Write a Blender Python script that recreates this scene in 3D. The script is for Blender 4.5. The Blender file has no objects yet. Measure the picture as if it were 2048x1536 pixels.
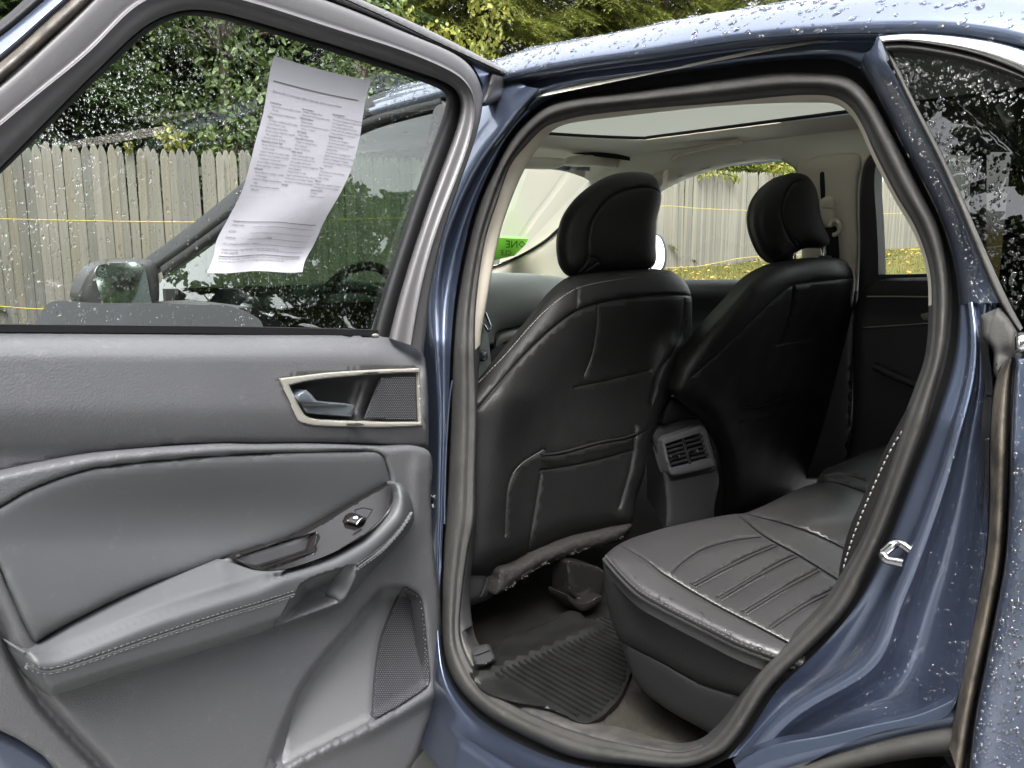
import bpy, math, random
import numpy as np
from mathutils import Vector, Matrix
from mathutils.geometry import delaunay_2d_cdt
random.seed(7); RNG = np.random.default_rng(7)
sc = bpy.context.scene
COL = sc.collection

# ---------------------------------------------------------------- camera
TH, PT, F = math.radians(48), math.radians(9.5), 1600.0
CAM = np.array([1.07, -1.01, 1.20])
_v = np.array([-math.sin(TH), math.cos(TH), 0.0]); RT = np.array([math.cos(TH), math.sin(TH), 0.0]); ZZ = np.array([0, 0, 1.0])
FW = _v*math.cos(PT) - ZZ*math.sin(PT); UPV = _v*math.sin(PT) + ZZ*math.cos(PT)
cd = bpy.data.cameras.new('camera'); cam = bpy.data.objects.new('camera', cd); COL.objects.link(cam)
cd.sensor_width = 36.0; cd.lens = F/2048*36.0; cd.clip_start = 0.02; cd.clip_end = 500
M3 = Matrix([[RT[i], UPV[i], -FW[i]] for i in range(3)])
cam.matrix_world = Matrix.Translation(Vector(CAM)) @ M3.to_4x4()
sc.camera = cam

# ---------------------------------------------------------------- sky, sun, exposure
w = bpy.data.worlds.new('World'); sc.world = w; w.use_nodes = True
nt = w.node_tree; nt.nodes.clear()
sky = nt.nodes.new('ShaderNodeTexSky'); sky.sky_type = 'NISHITA'; sky.sun_disc = False
SUN_EL, SUN_AZ = math.radians(58), math.radians(150)
sky.sun_elevation = SUN_EL; sky.sun_rotation = SUN_AZ; sky.air_density = 1.0; sky.dust_density = 4.0
hsv = nt.nodes.new('ShaderNodeHueSaturation'); hsv.inputs['Saturation'].default_value = 0.16
bg = nt.nodes.new('ShaderNodeBackground'); bg.inputs['Strength'].default_value = 0.15
wo = nt.nodes.new('ShaderNodeOutputWorld')
nt.links.new(sky.outputs[0], hsv.inputs['Color']); nt.links.new(hsv.outputs[0], bg.inputs['Color']); nt.links.new(bg.outputs[0], wo.inputs[0])
sl = bpy.data.lights.new('sun', 'SUN'); sl.energy = 0.9; sl.angle = math.radians(35); sl.color = (1, 0.98, 0.95)
sun = bpy.data.objects.new('sun', sl); COL.objects.link(sun)
sd = Vector((math.sin(SUN_AZ)*math.cos(SUN_EL), math.cos(SUN_AZ)*math.cos(SUN_EL), math.sin(SUN_EL)))
sun.rotation_euler = sd.to_track_quat('Z', 'Y').to_euler(); sun.location = (3, -6, 8)
sc.view_settings.view_transform = 'Standard'; sc.view_settings.look = 'None'
sc.view_settings.exposure = 3.0; sc.view_settings.gamma = 1.0
sc.render.engine = 'CYCLES'; sc.cycles.use_denoising = True
sc.cycles.max_bounces = 14; sc.cycles.transparent_max_bounces = 24; sc.cycles.transmission_bounces = 12; sc.cycles.diffuse_bounces = 8
sc.cycles.caustics_reflective = False; sc.cycles.caustics_refractive = False

# ---------------------------------------------------------------- rays onto the place's own surfaces
def ray(x, y):
    x = np.atleast_1d(np.asarray(x, float)); y = np.atleast_1d(np.asarray(y, float))
    return FW[None] + RT[None]*((x-1024)/F)[:, None] - UPV[None]*((y-768)/F)[:, None]
def yside(z):            # body side section: tumblehome above the belt, bulging out towards the sill
    z = np.asarray(z, float)
    up = np.clip(z-1.0, 0, 2)*0.36
    dn = -0.14*np.clip((1.0-z)/0.6, 0, 1.6)**1.5
    return up + dn
def S_side(x, y, off=0.0):
    d = ray(x, y); off = np.broadcast_to(np.asarray(off, float), (len(d),))
    lo = np.full(len(d), .05); hi = np.full(len(d), 9.0)
    for _ in range(46):
        m = (lo+hi)/2; p = CAM + d*m[:, None]
        up = p[:, 1] - yside(p[:, 2]) - off > 0
        hi = np.where(up, m, hi); lo = np.where(up, lo, m)
    return CAM + d*lo[:, None]
def S_plane(p0, n):
    p0 = np.array(p0, float); n = np.array(n, float); n = n/np.linalg.norm(n)
    def S(x, y, off=0.0):
        d = ray(x, y); o = np.broadcast_to(np.asarray(off, float), (len(d),))
        t = ((p0-CAM)@n + o)/(d@n)
        return CAM + d*t[:, None]
    S.n = n
    return S
def S_far(x, y, off=0.0):   # inner face of the far body side; off > 0 comes towards the cabin
    d = ray(x, y); off = np.broadcast_to(np.asarray(off, float), (len(d),))
    lo = np.full(len(d), .05); hi = np.full(len(d), 12.0)
    for _ in range(46):
        m = (lo+hi)/2; p = CAM + d*m[:, None]
        up = p[:, 1] - (1.52 - np.clip(p[:, 2]-1.0, 0, 2)*0.30) + off > 0
        hi = np.where(up, m, hi); lo = np.where(up, lo, m)
    return CAM + d*lo[:, None]
S_far.n = np.array([0, -1.0, 0]); S_side.n = np.array([0, -1.0, 0])
PHI = math.radians(78)
DDIR = np.array([math.cos(PHI), -math.sin(PHI), 0]); DN = np.array([math.sin(PHI), math.cos(PHI), 0])
DH = np.array([-0.16, -0.10, 0.0])
S_door = S_plane(DH, DN)

# ---------------------------------------------------------------- curves
def cat(pts, closed=False, n=8):
    """Catmull-Rom through points; a third entry 'c' marks a corner."""
    P = [np.array(p[:2], float) for p in pts]; cr = [len(p) > 2 for p in pts]; N = len(P); out = []
    rng = range(N if closed else N-1)
    for i in rng:
        a, b = P[i], P[(i+1) % N]
        p0 = P[i-1] if (i > 0 or closed) else a; p3 = P[(i+2) % N] if (i+2 < N or closed) else b
        m1 = (b-p0)/2 if not cr[i] else (b-a); m2 = (p3-a)/2 if not cr[(i+1) % N] else (b-a)
        L = np.linalg.norm(b-a); m1 = m1*min(1, L/(np.linalg.norm(m1)+1e-9)); m2 = m2*min(1, L/(np.linalg.norm(m2)+1e-9))
        k = max(2, min(n, int(L/5)+1))
        for j in range(k):
            t = j/k; t2, t3 = t*t, t*t*t
            out.append((2*t3-3*t2+1)*a + (t3-2*t2+t)*m1 + (-2*t3+3*t2)*b + (t3-t2)*m2)
    if not closed: out.append(P[-1])
    return np.array(out)
def resample(P, n, closed=False):
    P = np.asarray(P, float)
    if closed: P = np.vstack([P, P[:1]])
    L = np.r_[0, np.cumsum(np.linalg.norm(np.diff(P, axis=0), axis=1))]
    t = np.linspace(0, L[-1], n, endpoint=not closed)
    return np.stack([np.interp(t, L, P[:, k]) for k in range(P.shape[1])], 1)
def pdist(pts, line, closed=False):
    """distance of points to a polyline"""
    L = np.asarray(line, float)
    A = L if closed else L[:-1]; B = np.roll(L, -1, 0) if closed else L[1:]
    out = np.full(len(pts), 1e9); ab = B-A; ll = (ab**2).sum(1)+1e-12
    for s in range(0, len(pts), 4000):
        p = pts[s:s+4000]
        t = np.clip(((p[:, None]-A[None])*ab[None]).sum(2)/ll[None], 0, 1)
        q = A[None]+t[..., None]*ab[None]
        out[s:s+4000] = np.sqrt(((p[:, None]-q)**2).sum(2)).min(1)
    return out
def inside(pts, poly):
    x, y = pts[:, 0], pts[:, 1]; r = np.zeros(len(pts), bool); P = np.asarray(poly)
    for i in range(len(P)):
        x1, y1 = P[i]; x2, y2 = P[i-1]
        c = (y1 > y) != (y2 > y)
        if y1 != y2: r ^= c & (x < (x2-x1)*(y-y1)/(y2-y1)+x1)
    return r
def above(pts, line):
    """True where the point lies above (smaller y) an x-ordered line"""
    L = np.asarray(line); o = np.argsort(L[:, 0])
    return pts[:, 1] < np.interp(pts[:, 0], L[o, 0], L[o, 1])

# ---------------------------------------------------------------- objects
def link(o, parent):
    COL.objects.link(o)
    if parent is not None:
        o.parent = parent
        if parent.type == 'EMPTY' and parent.parent is None:
            o.matrix_parent_inverse = Matrix.Translation(parent.location).inverted()
    return o
def mk(name, V, Fc, mat, parent=None, smooth=True, sharp=35):
    me = bpy.data.meshes.new(name); me.from_pydata(np.asarray(V, float).tolist(), [], Fc.tolist() if isinstance(Fc, np.ndarray) else [tuple(f) for f in Fc])
    if smooth:
        me.polygons.foreach_set('use_smooth', [True]*len(me.polygons))
        if sharp: me.set_sharp_from_angle(angle=math.radians(sharp))
    me.materials.append(mat); me.update()
    return link(bpy.data.objects.new(name, me), parent)
def emp(name, loc=(0, 0, 0), parent=None):
    o = bpy.data.objects.new(name, None); o.location = loc; o.empty_display_size = .1
    return link(o, parent)
def tag(o, label=None, cat=None, group=None, kind=None):
    if label: o['label'] = label
    if cat: o['category'] = cat
    if group: o['group'] = group
    if kind: o['kind'] = kind
    return o
def relief(name, mat, outline, S, h=None, step=14, back=.03, bdir=None, parent=None, creases=(), holes=(), smooth=True, sharp=40, raw=False, cap=False):
    """A panel whose outline lies on surface S, with its own relief h(points, distance to rim) and a rim of real thickness."""
    O = np.array([p[:2] for p in outline], float) if raw else cat(outline, True)
    Hs = [np.asarray(x, float) for x in holes]
    pts = [O]; edges = []; k = len(O); edges += [(i, (i+1) % k) for i in range(k)]
    for Hh in Hs:
        b = k; pts.append(Hh); k += len(Hh); edges += [(b+i, b+(i+1) % len(Hh)) for i in range(len(Hh))]
    ins = []
    lo, hi = O.min(0), O.max(0)
    gx, gy = np.meshgrid(np.arange(lo[0], hi[0], step), np.arange(lo[1], hi[1], step)); gx = gx + (np.arange(gx.shape[0]) % 2)[:, None]*step/2
    g = np.stack([gx.ravel(), gy.ravel()], 1); g = g[inside(g, O)] if len(g) else g
    if len(g): g = g[pdist(g, O, True) > step*.45]
    rimw = step*.4
    ring = []
    for wv in (rimw*.5, rimw):     # extra rings by the rim so rounded edges resolve
        nrm = np.roll(O, -1, 0)-np.roll(O, 1, 0); nrm = np.stack([nrm[:, 1], -nrm[:, 0]], 1); nrm /= np.linalg.norm(nrm, axis=1)[:, None]+1e-9
        area = np.sum(O[:, 0]*np.roll(O[:, 1], -1)-np.roll(O[:, 0], -1)*O[:, 1])
        q = O - nrm*wv*np.sign(area)
        q = q[inside(q, O)]
        if len(q): q = q[pdist(q, O, True) > wv*.85]
        ring.append(q)
    crs = []
    for line, wd, dp in creases:
        wd *= .68; dp *= .8
        L = resample(cat(line), max(3, int(np.linalg.norm(np.diff(np.array([p[:2] for p in line], float), axis=0), axis=1).sum()/max(3.5, wd))))
        nn = np.gradient(L, axis=0); nn = np.stack([-nn[:, 1], nn[:, 0]], 1); nn /= np.linalg.norm(nn, axis=1)[:, None]+1e-9
        crs.append((L, wd, dp))
        for s in (-1.15, -.5, 0, .5, 1.15): ins.append(L+nn*s*wd)
    if crs and len(g):
        m = np.ones(len(g), bool)
        for L, wd, dp in crs: m &= pdist(g, L) > wd*1.9
        g = g[m]
    extra = [g]+ring+ins
    E = np.vstack([e for e in extra if len(e)])
    m = inside(E, O)
    m &= pdist(E, O, True) > 1.0
    for Hh in Hs: m &= ~inside(E, Hh) & (pdist(E, Hh, True) > 1.0)
    E = E[m]
    A = np.vstack(pts+[E])
    vo, eo, fo, *_ = delaunay_2d_cdt([Vector(p) for p in A], edges, [], 0, 1e-4)
    V2 = np.array([tuple(p) for p in vo]); Fc = np.array([f for f in fo if len(f) == 3])
    cen = V2[Fc].mean(1); ok = inside(cen, O)
    for Hh in Hs: ok &= ~inside(cen, Hh)
    Fc = Fc[ok]
    d = pdist(V2, O, True)
    off = np.zeros(len(V2)) if h is None else np.broadcast_to(h(V2, d), (len(V2),)).astype(float)
    off = off.copy()
    for L, wd, dp in crs: off -= dp*np.exp(-(pdist(V2, L)/(wd*.62))**2)
    P = S(V2[:, 0], V2[:, 1], off)
    # orient to camera
    a, b, c = P[Fc[:, 0]], P[Fc[:, 1]], P[Fc[:, 2]]
    nm = np.cross(b-a, c-a); flip = ((CAM-a)*nm).sum(1) < 0
    Fc[flip] = Fc[flip][:, ::-1]
    faces = [tuple(f) for f in Fc]; V = P
    if back:
        ec = {}
        for f in faces:
            for i in range(3):
                e = (f[i], f[(i+1) % 3]); ec[e] = ec.get(e, 0)+1
        bd = [e for e in ec if (e[1], e[0]) not in ec]
        bv = sorted({v for e in bd for v in e}); mp = {v: len(V)+i for i, v in enumerate(bv)}
        bdv = np.array(bdir if bdir is not None else -S.n, float)
        V = np.vstack([V, V[bv]+bdv*back])
        faces += [(e[1], e[0], mp[e[0]], mp[e[1]]) for e in bd]
        if cap and not Hs:
            base = len(V); V = np.vstack([V, P+bdv*back]); faces += [(f[2]+base, f[1]+base, f[0]+base) for f in Fc]
    return mk(name, V, faces, mat, parent, smooth, sharp)
def loft(name, mat, rows, parent=None, closed=False, smooth=True, sharp=60, caps=False):
    """rows: list of (n,3) arrays with equal n"""
    n = len(rows[0]); V = np.vstack(rows); Fc = []
    for r in range(len(rows)-1):
        for i in range(n if closed else n-1):
            a = r*n+i; b = r*n+(i+1) % n
            Fc.append((a, b, b+n, a+n))
    return mk(name, V, Fc, mat, parent, smooth, sharp)
def tube(name, mat, P, r, parent=None, sides=8, closed=False, flat=1.0):
    P = np.asarray(P, float); n = len(P); r = np.broadcast_to(np.asarray(r, float), (n,))
    T = np.gradient(P, axis=0) if not closed else (np.roll(P, -1, 0)-np.roll(P, 1, 0)); T /= np.linalg.norm(T, axis=1)[:, None]+1e-12
    ref = np.array([0, 0, 1.0]) if abs(T[:, 2]).mean() < .8 else np.array([1.0, 0, 0])
    A = np.cross(T, ref); A /= np.linalg.norm(A, axis=1)[:, None]+1e-12; B = np.cross(T, A)
    rows = []
    for k in range(sides):
        a = 2*math.pi*k/sides
        rows.append(P + A*(math.cos(a)*r)[:, None] + B*(math.sin(a)*r*flat)[:, None])
    V = np.stack(rows, 1).reshape(-1, 3); Fc = []
    for i in range(n if closed else n-1):
        for k in range(sides):
            a = i*sides+k; b = i*sides+(k+1) % sides; j = ((i+1) % n)*sides
            Fc.append((a, b, j+(k+1) % sides, j+k))
    if not closed: Fc += [tuple(range(sides))[::-1], tuple((n-1)*sides+k for k in range(sides))]
    return mk(name, V, Fc, mat, parent, True, 70)
def path(S, pts, off=0.0, n=None):
    L = cat(pts); L = L if n is None else resample(L, n)
    return S(L[:, 0], L[:, 1], off)
def dashes(name, mat, P, r=.0008, on=.004, gap=.0025, parent=None):
    """a row of stitches along a 3D path"""
    P = np.asarray(P); L = np.r_[0, np.cumsum(np.linalg.norm(np.diff(P, axis=0), axis=1))]
    V = []; Fc = []; s = 0
    at = lambda t: np.array([np.interp(t, L, P[:, k]) for k in range(3)])
    while s+on < L[-1]:
        a, b = at(s), at(s+on); t = b-a; t /= np.linalg.norm(t)+1e-12
        vw = CAM-a; vw /= np.linalg.norm(vw); sx = np.cross(t, vw); sx /= np.linalg.norm(sx)+1e-12
        k = len(V); m = (a+b)/2+vw*r*1.3
        V += [a+sx*r, a-sx*r, b-sx*r, b+sx*r, m+sx*r*.8, m-sx*r*.8]
        Fc += [(k, k+1, k+5, k+4), (k+4, k+5, k+2, k+3), (k, k+4, k+3), (k+1, k+2, k+5)]
        s += on+gap
    return mk(name, V, Fc, mat, parent, False)
def box(name, mat, c, s, parent=None, rot=0, bev=0.0):
    cx, cy, cz = c; sx, sy, sz = (k/2 for k in s)
    V = np.array([(x, y, z) for x in (-sx, sx) for y in (-sy, sy) for z in (-sz, sz)])
    ca, sa = math.cos(rot), math.sin(rot); V = np.stack([V[:, 0]*ca-V[:, 1]*sa+cx, V[:, 0]*sa+V[:, 1]*ca+cy, V[:, 2]+cz], 1)
    Fc = [(0, 1, 3, 2), (4, 6, 7, 5), (0, 4, 5, 1), (2, 3, 7, 6), (0, 2, 6, 4), (1, 5, 7, 3)]
    return mk(name, V, Fc, mat, parent, False)
def rnd(d, wv, hg):
    return hg*np.sqrt(np.clip(1-(1-np.clip(d/wv, 0, 1))**2, 0, 1))
def dome(d, wv, hg):
    t = np.clip(d/wv, 0, 1); return hg*(t*t*(3-2*t))

# ---------------------------------------------------------------- materials
def pm(name, base, rough=.5, metal=0.0, spec=.5, bump=None, coat=0.0, var=None, rvar=None, coatr=.03, sheen=0.0):
    m = bpy.data.materials.new(name); m.use_nodes = True; n = m.node_tree; b = n.nodes['Principled BSDF']
    b.inputs['Base Color'].default_value = (*base, 1); b.inputs['Roughness'].default_value = rough
    b.inputs['Metallic'].default_value = metal; b.inputs['Specular IOR Level'].default_value = spec
    if coat: b.inputs['Coat Weight'].default_value = coat; b.inputs['Coat Roughness'].default_value = coatr
    if sheen: b.inputs['Sheen Weight'].default_value = sheen
    tc = n.nodes.new('ShaderNodeTexCoord')
    if var:      # (scale, colour 2, contrast)
        nz = n.nodes.new('ShaderNodeTexNoise'); nz.inputs['Scale'].default_value = var[0]; nz.inputs['Detail'].default_value = 8; nz.inputs['Roughness'].default_value = .65
        cr = n.nodes.new('ShaderNodeValToRGB'); cr.color_ramp.elements[0].position = .5-var[2]; cr.color_ramp.elements[1].position = .5+var[2]
        cr.color_ramp.elements[0].color = (*base, 1); cr.color_ramp.elements[1].color = (*var[1], 1)
        n.links.new(tc.outputs['Object'], nz.inputs['Vector']); n.links.new(nz.outputs['Fac'], cr.inputs[0]); n.links.new(cr.outputs[0], b.inputs['Base Color'])
    if rvar:     # (scale, rough lo, rough hi)
        nz = n.nodes.new('ShaderNodeTexNoise'); nz.inputs['Scale'].default_value = rvar[0]; nz.inputs['Detail'].default_value = 7
        mr = n.nodes.new('ShaderNodeMapRange'); mr.inputs[1].default_value = .3; mr.inputs[2].default_value = .7; mr.inputs[3].default_value = rvar[1]; mr.inputs[4].default_value = rvar[2]
        n.links.new(tc.outputs['Object'], nz.inputs['Vector']); n.links.new(nz.outputs['Fac'], mr.inputs[0]); n.links.new(mr.outputs[0], b.inputs['Roughness'])
    if bump:     # (kind, scale, strength, distance)
        if bump[0] == 'v':
            t = n.nodes.new('ShaderNodeTexVoronoi'); t.feature = 'SMOOTH_F1'; t.inputs['Scale'].default_value = bump[1]; o = t.outputs['Distance']
        else:
            t = n.nodes.new('ShaderNodeTexNoise'); t.inputs['Scale'].default_value = bump[1]; t.inputs['Detail'].default_value = 4; o = t.outputs['Fac']
        bp = n.nodes.new('ShaderNodeBump'); bp.inputs['Strength'].default_value = bump[2]; bp.inputs['Distance'].default_value = bump[3]
        n.links.new(tc.outputs['Object'], t.inputs['Vector']); n.links.new(o, bp.inputs['Height']); n.links.new(bp.outputs[0], b.inputs['Normal'])
    return m
def dusty(m, col, scale=70, lo=.62, hi=.78, amt=.5):
    """settled dust and lint: sparse pale specks over whatever colour the material has"""
    n = m.node_tree; b = n.nodes['Principled BSDF']; tc = [x for x in n.nodes if x.type == 'TEX_COORD'][0]
    src = b.inputs['Base Color'].links[0].from_socket if b.inputs['Base Color'].links else None
    nz = n.nodes.new('ShaderNodeTexNoise'); nz.inputs['Scale'].default_value = scale; nz.inputs['Detail'].default_value = 10; nz.inputs['Roughness'].default_value = .8
    mr = n.nodes.new('ShaderNodeMapRange'); mr.inputs[1].default_value = lo; mr.inputs[2].default_value = hi; mr.inputs[4].default_value = amt
    mx = n.nodes.new('ShaderNodeMixRGB'); mx.inputs[2].default_value = (*col, 1); mx.inputs[1].default_value = b.inputs['Base Color'].default_value
    n.links.new(tc.outputs['Object'], nz.inputs['Vector']); n.links.new(nz.outputs['Fac'], mr.inputs[0]); n.links.new(mr.outputs[0], mx.inputs[0])
    if src: n.links.new(src, mx.inputs[1])
    n.links.new(mx.outputs[0], b.inputs['Base Color'])
def glassm(name, tint, refl=1.0, rough=.0):
    m = bpy.data.materials.new(name); m.use_nodes = True; n = m.node_tree; n.nodes.clear()
    out = n.nodes.new('ShaderNodeOutputMaterial'); mx = n.nodes.new('ShaderNodeMixShader')
    tr = n.nodes.new('ShaderNodeBsdfTransparent'); tr.inputs[0].default_value = (*tint, 1)
    gl = n.nodes.new('ShaderNodeBsdfGlossy'); gl.inputs['Roughness'].default_value = rough; gl.inputs['Color'].default_value = (refl, refl, refl, 1)
    fr = n.nodes.new('ShaderNodeFresnel'); fr.inputs['IOR'].default_value = 1.5
    n.links.new(fr.outputs[0], mx.inputs[0]); n.links.new(tr.outputs[0], mx.inputs[1]); n.links.new(gl.outputs[0], mx.inputs[2]); n.links.new(mx.outputs[0], out.inputs[0])
    return m
def waterm(name):
    m = bpy.data.materials.new(name); m.use_nodes = True; n = m.node_tree; n.nodes.clear()
    out = n.nodes.new('ShaderNodeOutputMaterial'); g = n.nodes.new('ShaderNodeBsdfGlass'); g.inputs['IOR'].default_value = 1.33; g.inputs['Roughness'].default_value = 0
    n.links.new(g.outputs[0], out.inputs[0]); return m
PAINT = pm('blue_metallic_paint', (.088, .110, .166), .38, .85, .5, None, 1.0, None, None, .03)
RUBBER = pm('door_rubber', (.019, .0188, .018), .60, 0, .34, ('n', 900, .5, .0008), 0, (14, (.037, .0355, .032), .25), (30, .54, .8))
DIRTY = pm('dusty_rubber', (.022, .020, .018), .55, 0, .4, ('n', 400, .5, .001), 0, (30, (.095, .08, .062), .16), (40, .3, .75))
BLACKR = pm('black_gap_rubber', (.008, .008, .009), .6, 0, .3)
LEATHER = pm('black_leather', (.0075, .0072, .0072), .56, 0, .30, ('v', 400, .5, .0009), 0, None, (12, .50, .62))
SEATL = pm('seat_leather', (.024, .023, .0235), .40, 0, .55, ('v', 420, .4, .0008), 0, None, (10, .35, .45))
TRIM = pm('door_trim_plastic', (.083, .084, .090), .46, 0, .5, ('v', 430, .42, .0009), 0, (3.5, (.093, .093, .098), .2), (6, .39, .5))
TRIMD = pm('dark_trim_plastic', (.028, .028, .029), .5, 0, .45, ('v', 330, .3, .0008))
FRAMET = pm('window_frame_plastic', (.086, .083, .086), .42, 0, .5, ('n', 1200, .15, .0004), 0, None, (8, .36, .48))
LIT_POCKET = pm('lit_pocket_plastic', (.150, .150, .155), .50, 0, .5, ('v', 300, .45, .0010))  # door trim plastic made paler: light falling on it is in the colour
SOFT = pm('soft_insert', (.062, .065, .069), .5, 0, .42, ('n', 1500, .12, .0004), 0, (4, (.070, .073, .076), .2), (5, .46, .58))
BEIGE = pm('beige_pillar_trim', (.58, .53, .445), .55, 0, .4, ('n', 900, .1, .0004))
HEADL = pm('headliner_fabric', (.78, .745, .66), .95, 0, .1, ('n', 1600, .2, .0005), 0, (300, (.72, .69, .605), .3))
SHADEC = pm('sunshade_fabric', (.60, .60, .55), .95, 0, .1, ('n', 1600, .2, .0005), 0, (300, (.56, .56, .51), .3))
CHROME = pm('chrome', (.42, .41, .42), .16, 1.0)
WCHROME = pm('window_chrome', (.75, .74, .75), .10, 1.0)
SILVER = pm('satin_silver', (.34, .325, .29), .38, .25, .5, ('n', 500, .05, .0004))
GUNM = pm('gunmetal_lever', (.16, .18, .20), .28, .45)
GLOSSB = pm('gloss_black', (.010, .009, .009), .10, 0, .5, None, 0, None, (20, .07, .16))
MESHM = pm('grille_mesh', (.035, .035, .038), .45, 0, .5)
CARPET = pm('carpet', (.003, .0028, .0026), .95, 0, .1, ('n', 700, 1.0, .004), 0, (260, (.011, .010, .009), .22))
VINYL = pm('black_vinyl', (.007, .007, .0072), .5, 0, .4, ('v', 380, .3, .0008))
FLAPC = pm('grey_felt', (.014, .0135, .013), .95, 0, .1, ('n', 700, 1.0, .004), 0, (240, (.045, .042, .039), .22))
FLOORC = pm('tan_carpet', (.02, .018, .0155), .95, 0, .1, ('n', 700, 1.0, .004), 0, (260, (.046, .041, .035), .2))
MATR = pm('rubber_mat', (.006, .006, .0058), .38, 0, .45, ('n', 500, .2, .0006), 0, None, (25, .34, .5))
SCUFF = pm('scuffed_sill_plastic', (.022, .023, .024), .45, 0, .45, ('v', 330, .3, .0008), 0, (26, (.062, .057, .05), .13), (20, .35, .65))
DASH = pm('grey_dash', (.30, .32, .31), .5, 0, .45, ('v', 330, .25, .0008))
GLASS = glassm('window_glass', (.86, .90, .86))
GLASSG = glassm('green_glass', (.13, .20, .14))
PRIV = glassm('privacy_glass', (.05, .05, .048), 1.0)
BLUEB = glassm('blue_band_glass', (.15, .30, .75))
dusty(TRIM, (.16, .155, .15), 45, .56, .74, .55); dusty(SOFT, (.14, .14, .14), 60, .58, .76, .5); dusty(LEATHER, (.03, .029, .027), 80, .62, .80, .3); dusty(FRAMET, (.17, .16, .155), 50, .56, .74, .5); dusty(RUBBER, (.10, .092, .08), 60, .56, .72, .6); dusty(MATR, (.03, .028, .025), 90, .58, .72, .5); dusty(PAINT, (.17, .18, .19), 55, .60, .80, .25)
def translucent(m, fac):
    n = m.node_tree; b = n.nodes['Principled BSDF']; tl = n.nodes.new('ShaderNodeBsdfTranslucent'); mx = n.nodes.new('ShaderNodeMixShader'); mx.inputs[0].default_value = fac
    tl.inputs[0].default_value = b.inputs['Base Color'].default_value; out = [x for x in n.nodes if x.type == 'OUTPUT_MATERIAL'][0]
    n.links.new(b.outputs[0], mx.inputs[1]); n.links.new(tl.outputs[0], mx.inputs[2]); n.links.new(mx.outputs[0], out.inputs[0])
translucent(SHADEC, .5)
SUNG = glassm('sunroof_tint', (.27, .29, .275))
WATER = waterm('rain_water')
def thinwater(name, f):
    m = waterm(name); n = m.node_tree; g = [x for x in n.nodes if x.type == 'BSDF_GLASS'][0]; tr = n.nodes.new('ShaderNodeBsdfTransparent'); mx = n.nodes.new('ShaderNodeMixShader'); mx.inputs[0].default_value = f
    out = [x for x in n.nodes if x.type == 'OUTPUT_MATERIAL'][0]; n.links.new(g.outputs[0], mx.inputs[1]); n.links.new(tr.outputs[0], mx.inputs[2]); n.links.new(mx.outputs[0], out.inputs[0]); return m
WATERP = waterm('rain_bead')
def _glint(m, f):
    n = m.node_tree; g = [x for x in n.nodes if x.type == 'BSDF_GLASS'][0]; gl_ = n.nodes.new('ShaderNodeBsdfGlossy'); gl_.inputs['Roughness'].default_value = .12; mx = n.nodes.new('ShaderNodeMixShader'); mx.inputs[0].default_value = f
    out = [x for x in n.nodes if x.type == 'OUTPUT_MATERIAL'][0]; n.links.new(g.outputs[0], mx.inputs[1]); n.links.new(gl_.outputs[0], mx.inputs[2]); n.links.new(mx.outputs[0], out.inputs[0])
_glint(WATERP, .07); WATERM = waterm('rain_on_mat'); _glint(WATERM, .5)
WATERG = thinwater('rain_film', .6); WATERF = thinwater('rain_film_thin', .80)
WHITEP = pm('paper', (.33, .325, .355), .75, 0, .2, ('n', 30, .3, .003))
INK = pm('ink', (.115, .115, .12), .9, 0, .1)
GREENS = pm('green_sticker', (.24, .75, .05), .6, 0, .2)
INKG = pm('sticker_ink', (.03, .10, .02), .8, 0, .2)
THREAD = pm('pale_thread', (.22, .21, .20), .7)
THREADM = pm('grey_thread', (.075, .075, .078), .7)
THREADD = pm('dark_thread', (.05, .05, .05), .7)
MIRROR = pm('mirror_glass', (.75, .82, .78), .04, 1.0)
WHITE = pm('white_mark', (.75, .75, .75), .6)

# ---------------------------------------------------------------- lettering outlines (made first, while the scene is still empty)
TX = []
def txt(s, u, v, size=.0145, bold=False): TX.append((s, u, v, size, bold))
txt('Here is a list of some major defects that may occur in used vehicles.', .06, .155, .0165)
c1 = [('b', 'Frame & Body'), ('', 'Frame-cracks, corrective welds, or rusted'), ('', '   through'), ('', 'Dog tracks-bent or twisted frame'), ('b', 'Engine'), ('', 'Oil leakage, excluding normal seepage'), ('', 'Cracked block or head'), ('', 'Belts missing or inoperable'), ('', 'Knocks or misses related to camshaft'), ('', '   lifters and push rods'), ('', 'Abnormal exhaust discharge'), ('b', 'Transmission & Drive Shaft'), ('', 'Improper fluid level or leakage, excluding'), ('', '   normal seepage'), ('', 'Cracked or damaged case which is visible'), ('', 'Abnormal noise or vibration caused by'), ('', '   transmission or drive shaft'), ('', 'Improper shifting or functioning in any gear'), ('', 'Manual clutch slips or chatters'), ('b', 'Differential'), ('', 'Improper fluid level or leakage, excluding'), ('', '   normal seepage'), ('', 'Cracked or damaged housing which is'), ('', '   visible'), ('', 'Abnormal noise or vibration caused by'), ('', '   differential')]
c2 = [('b', 'Cooling System'), ('', 'Leakage including radiator'), ('', 'Improperly functioning water pump'), ('b', 'Electrical System'), ('', 'Battery leakage'), ('', 'Improperly functioning alternator, generator,'), ('', '   battery, or starter'), ('b', 'Fuel System'), ('', 'Visible leakage'), ('b', 'Inoperable Accessories'), ('', 'Gauges or warning devices'), ('', 'Air conditioner'), ('', 'Heater & Defroster'), ('b', 'Brake System'), ('', 'Failure warning light broken'), ('', 'Pedal not firm under pressure'), ('', 'Not enough pedal reserve'), ('', 'Does not stop vehicle in straight line'), ('', 'Hoses damaged'), ('', 'Drum or rotor too thin'), ('', 'Lining or pad thickness less than 1/32 inch'), ('', 'Power unit not operating or leaking'), ('', 'Structural or mechanical parts damaged'), ('b', 'Air Bags')]
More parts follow.
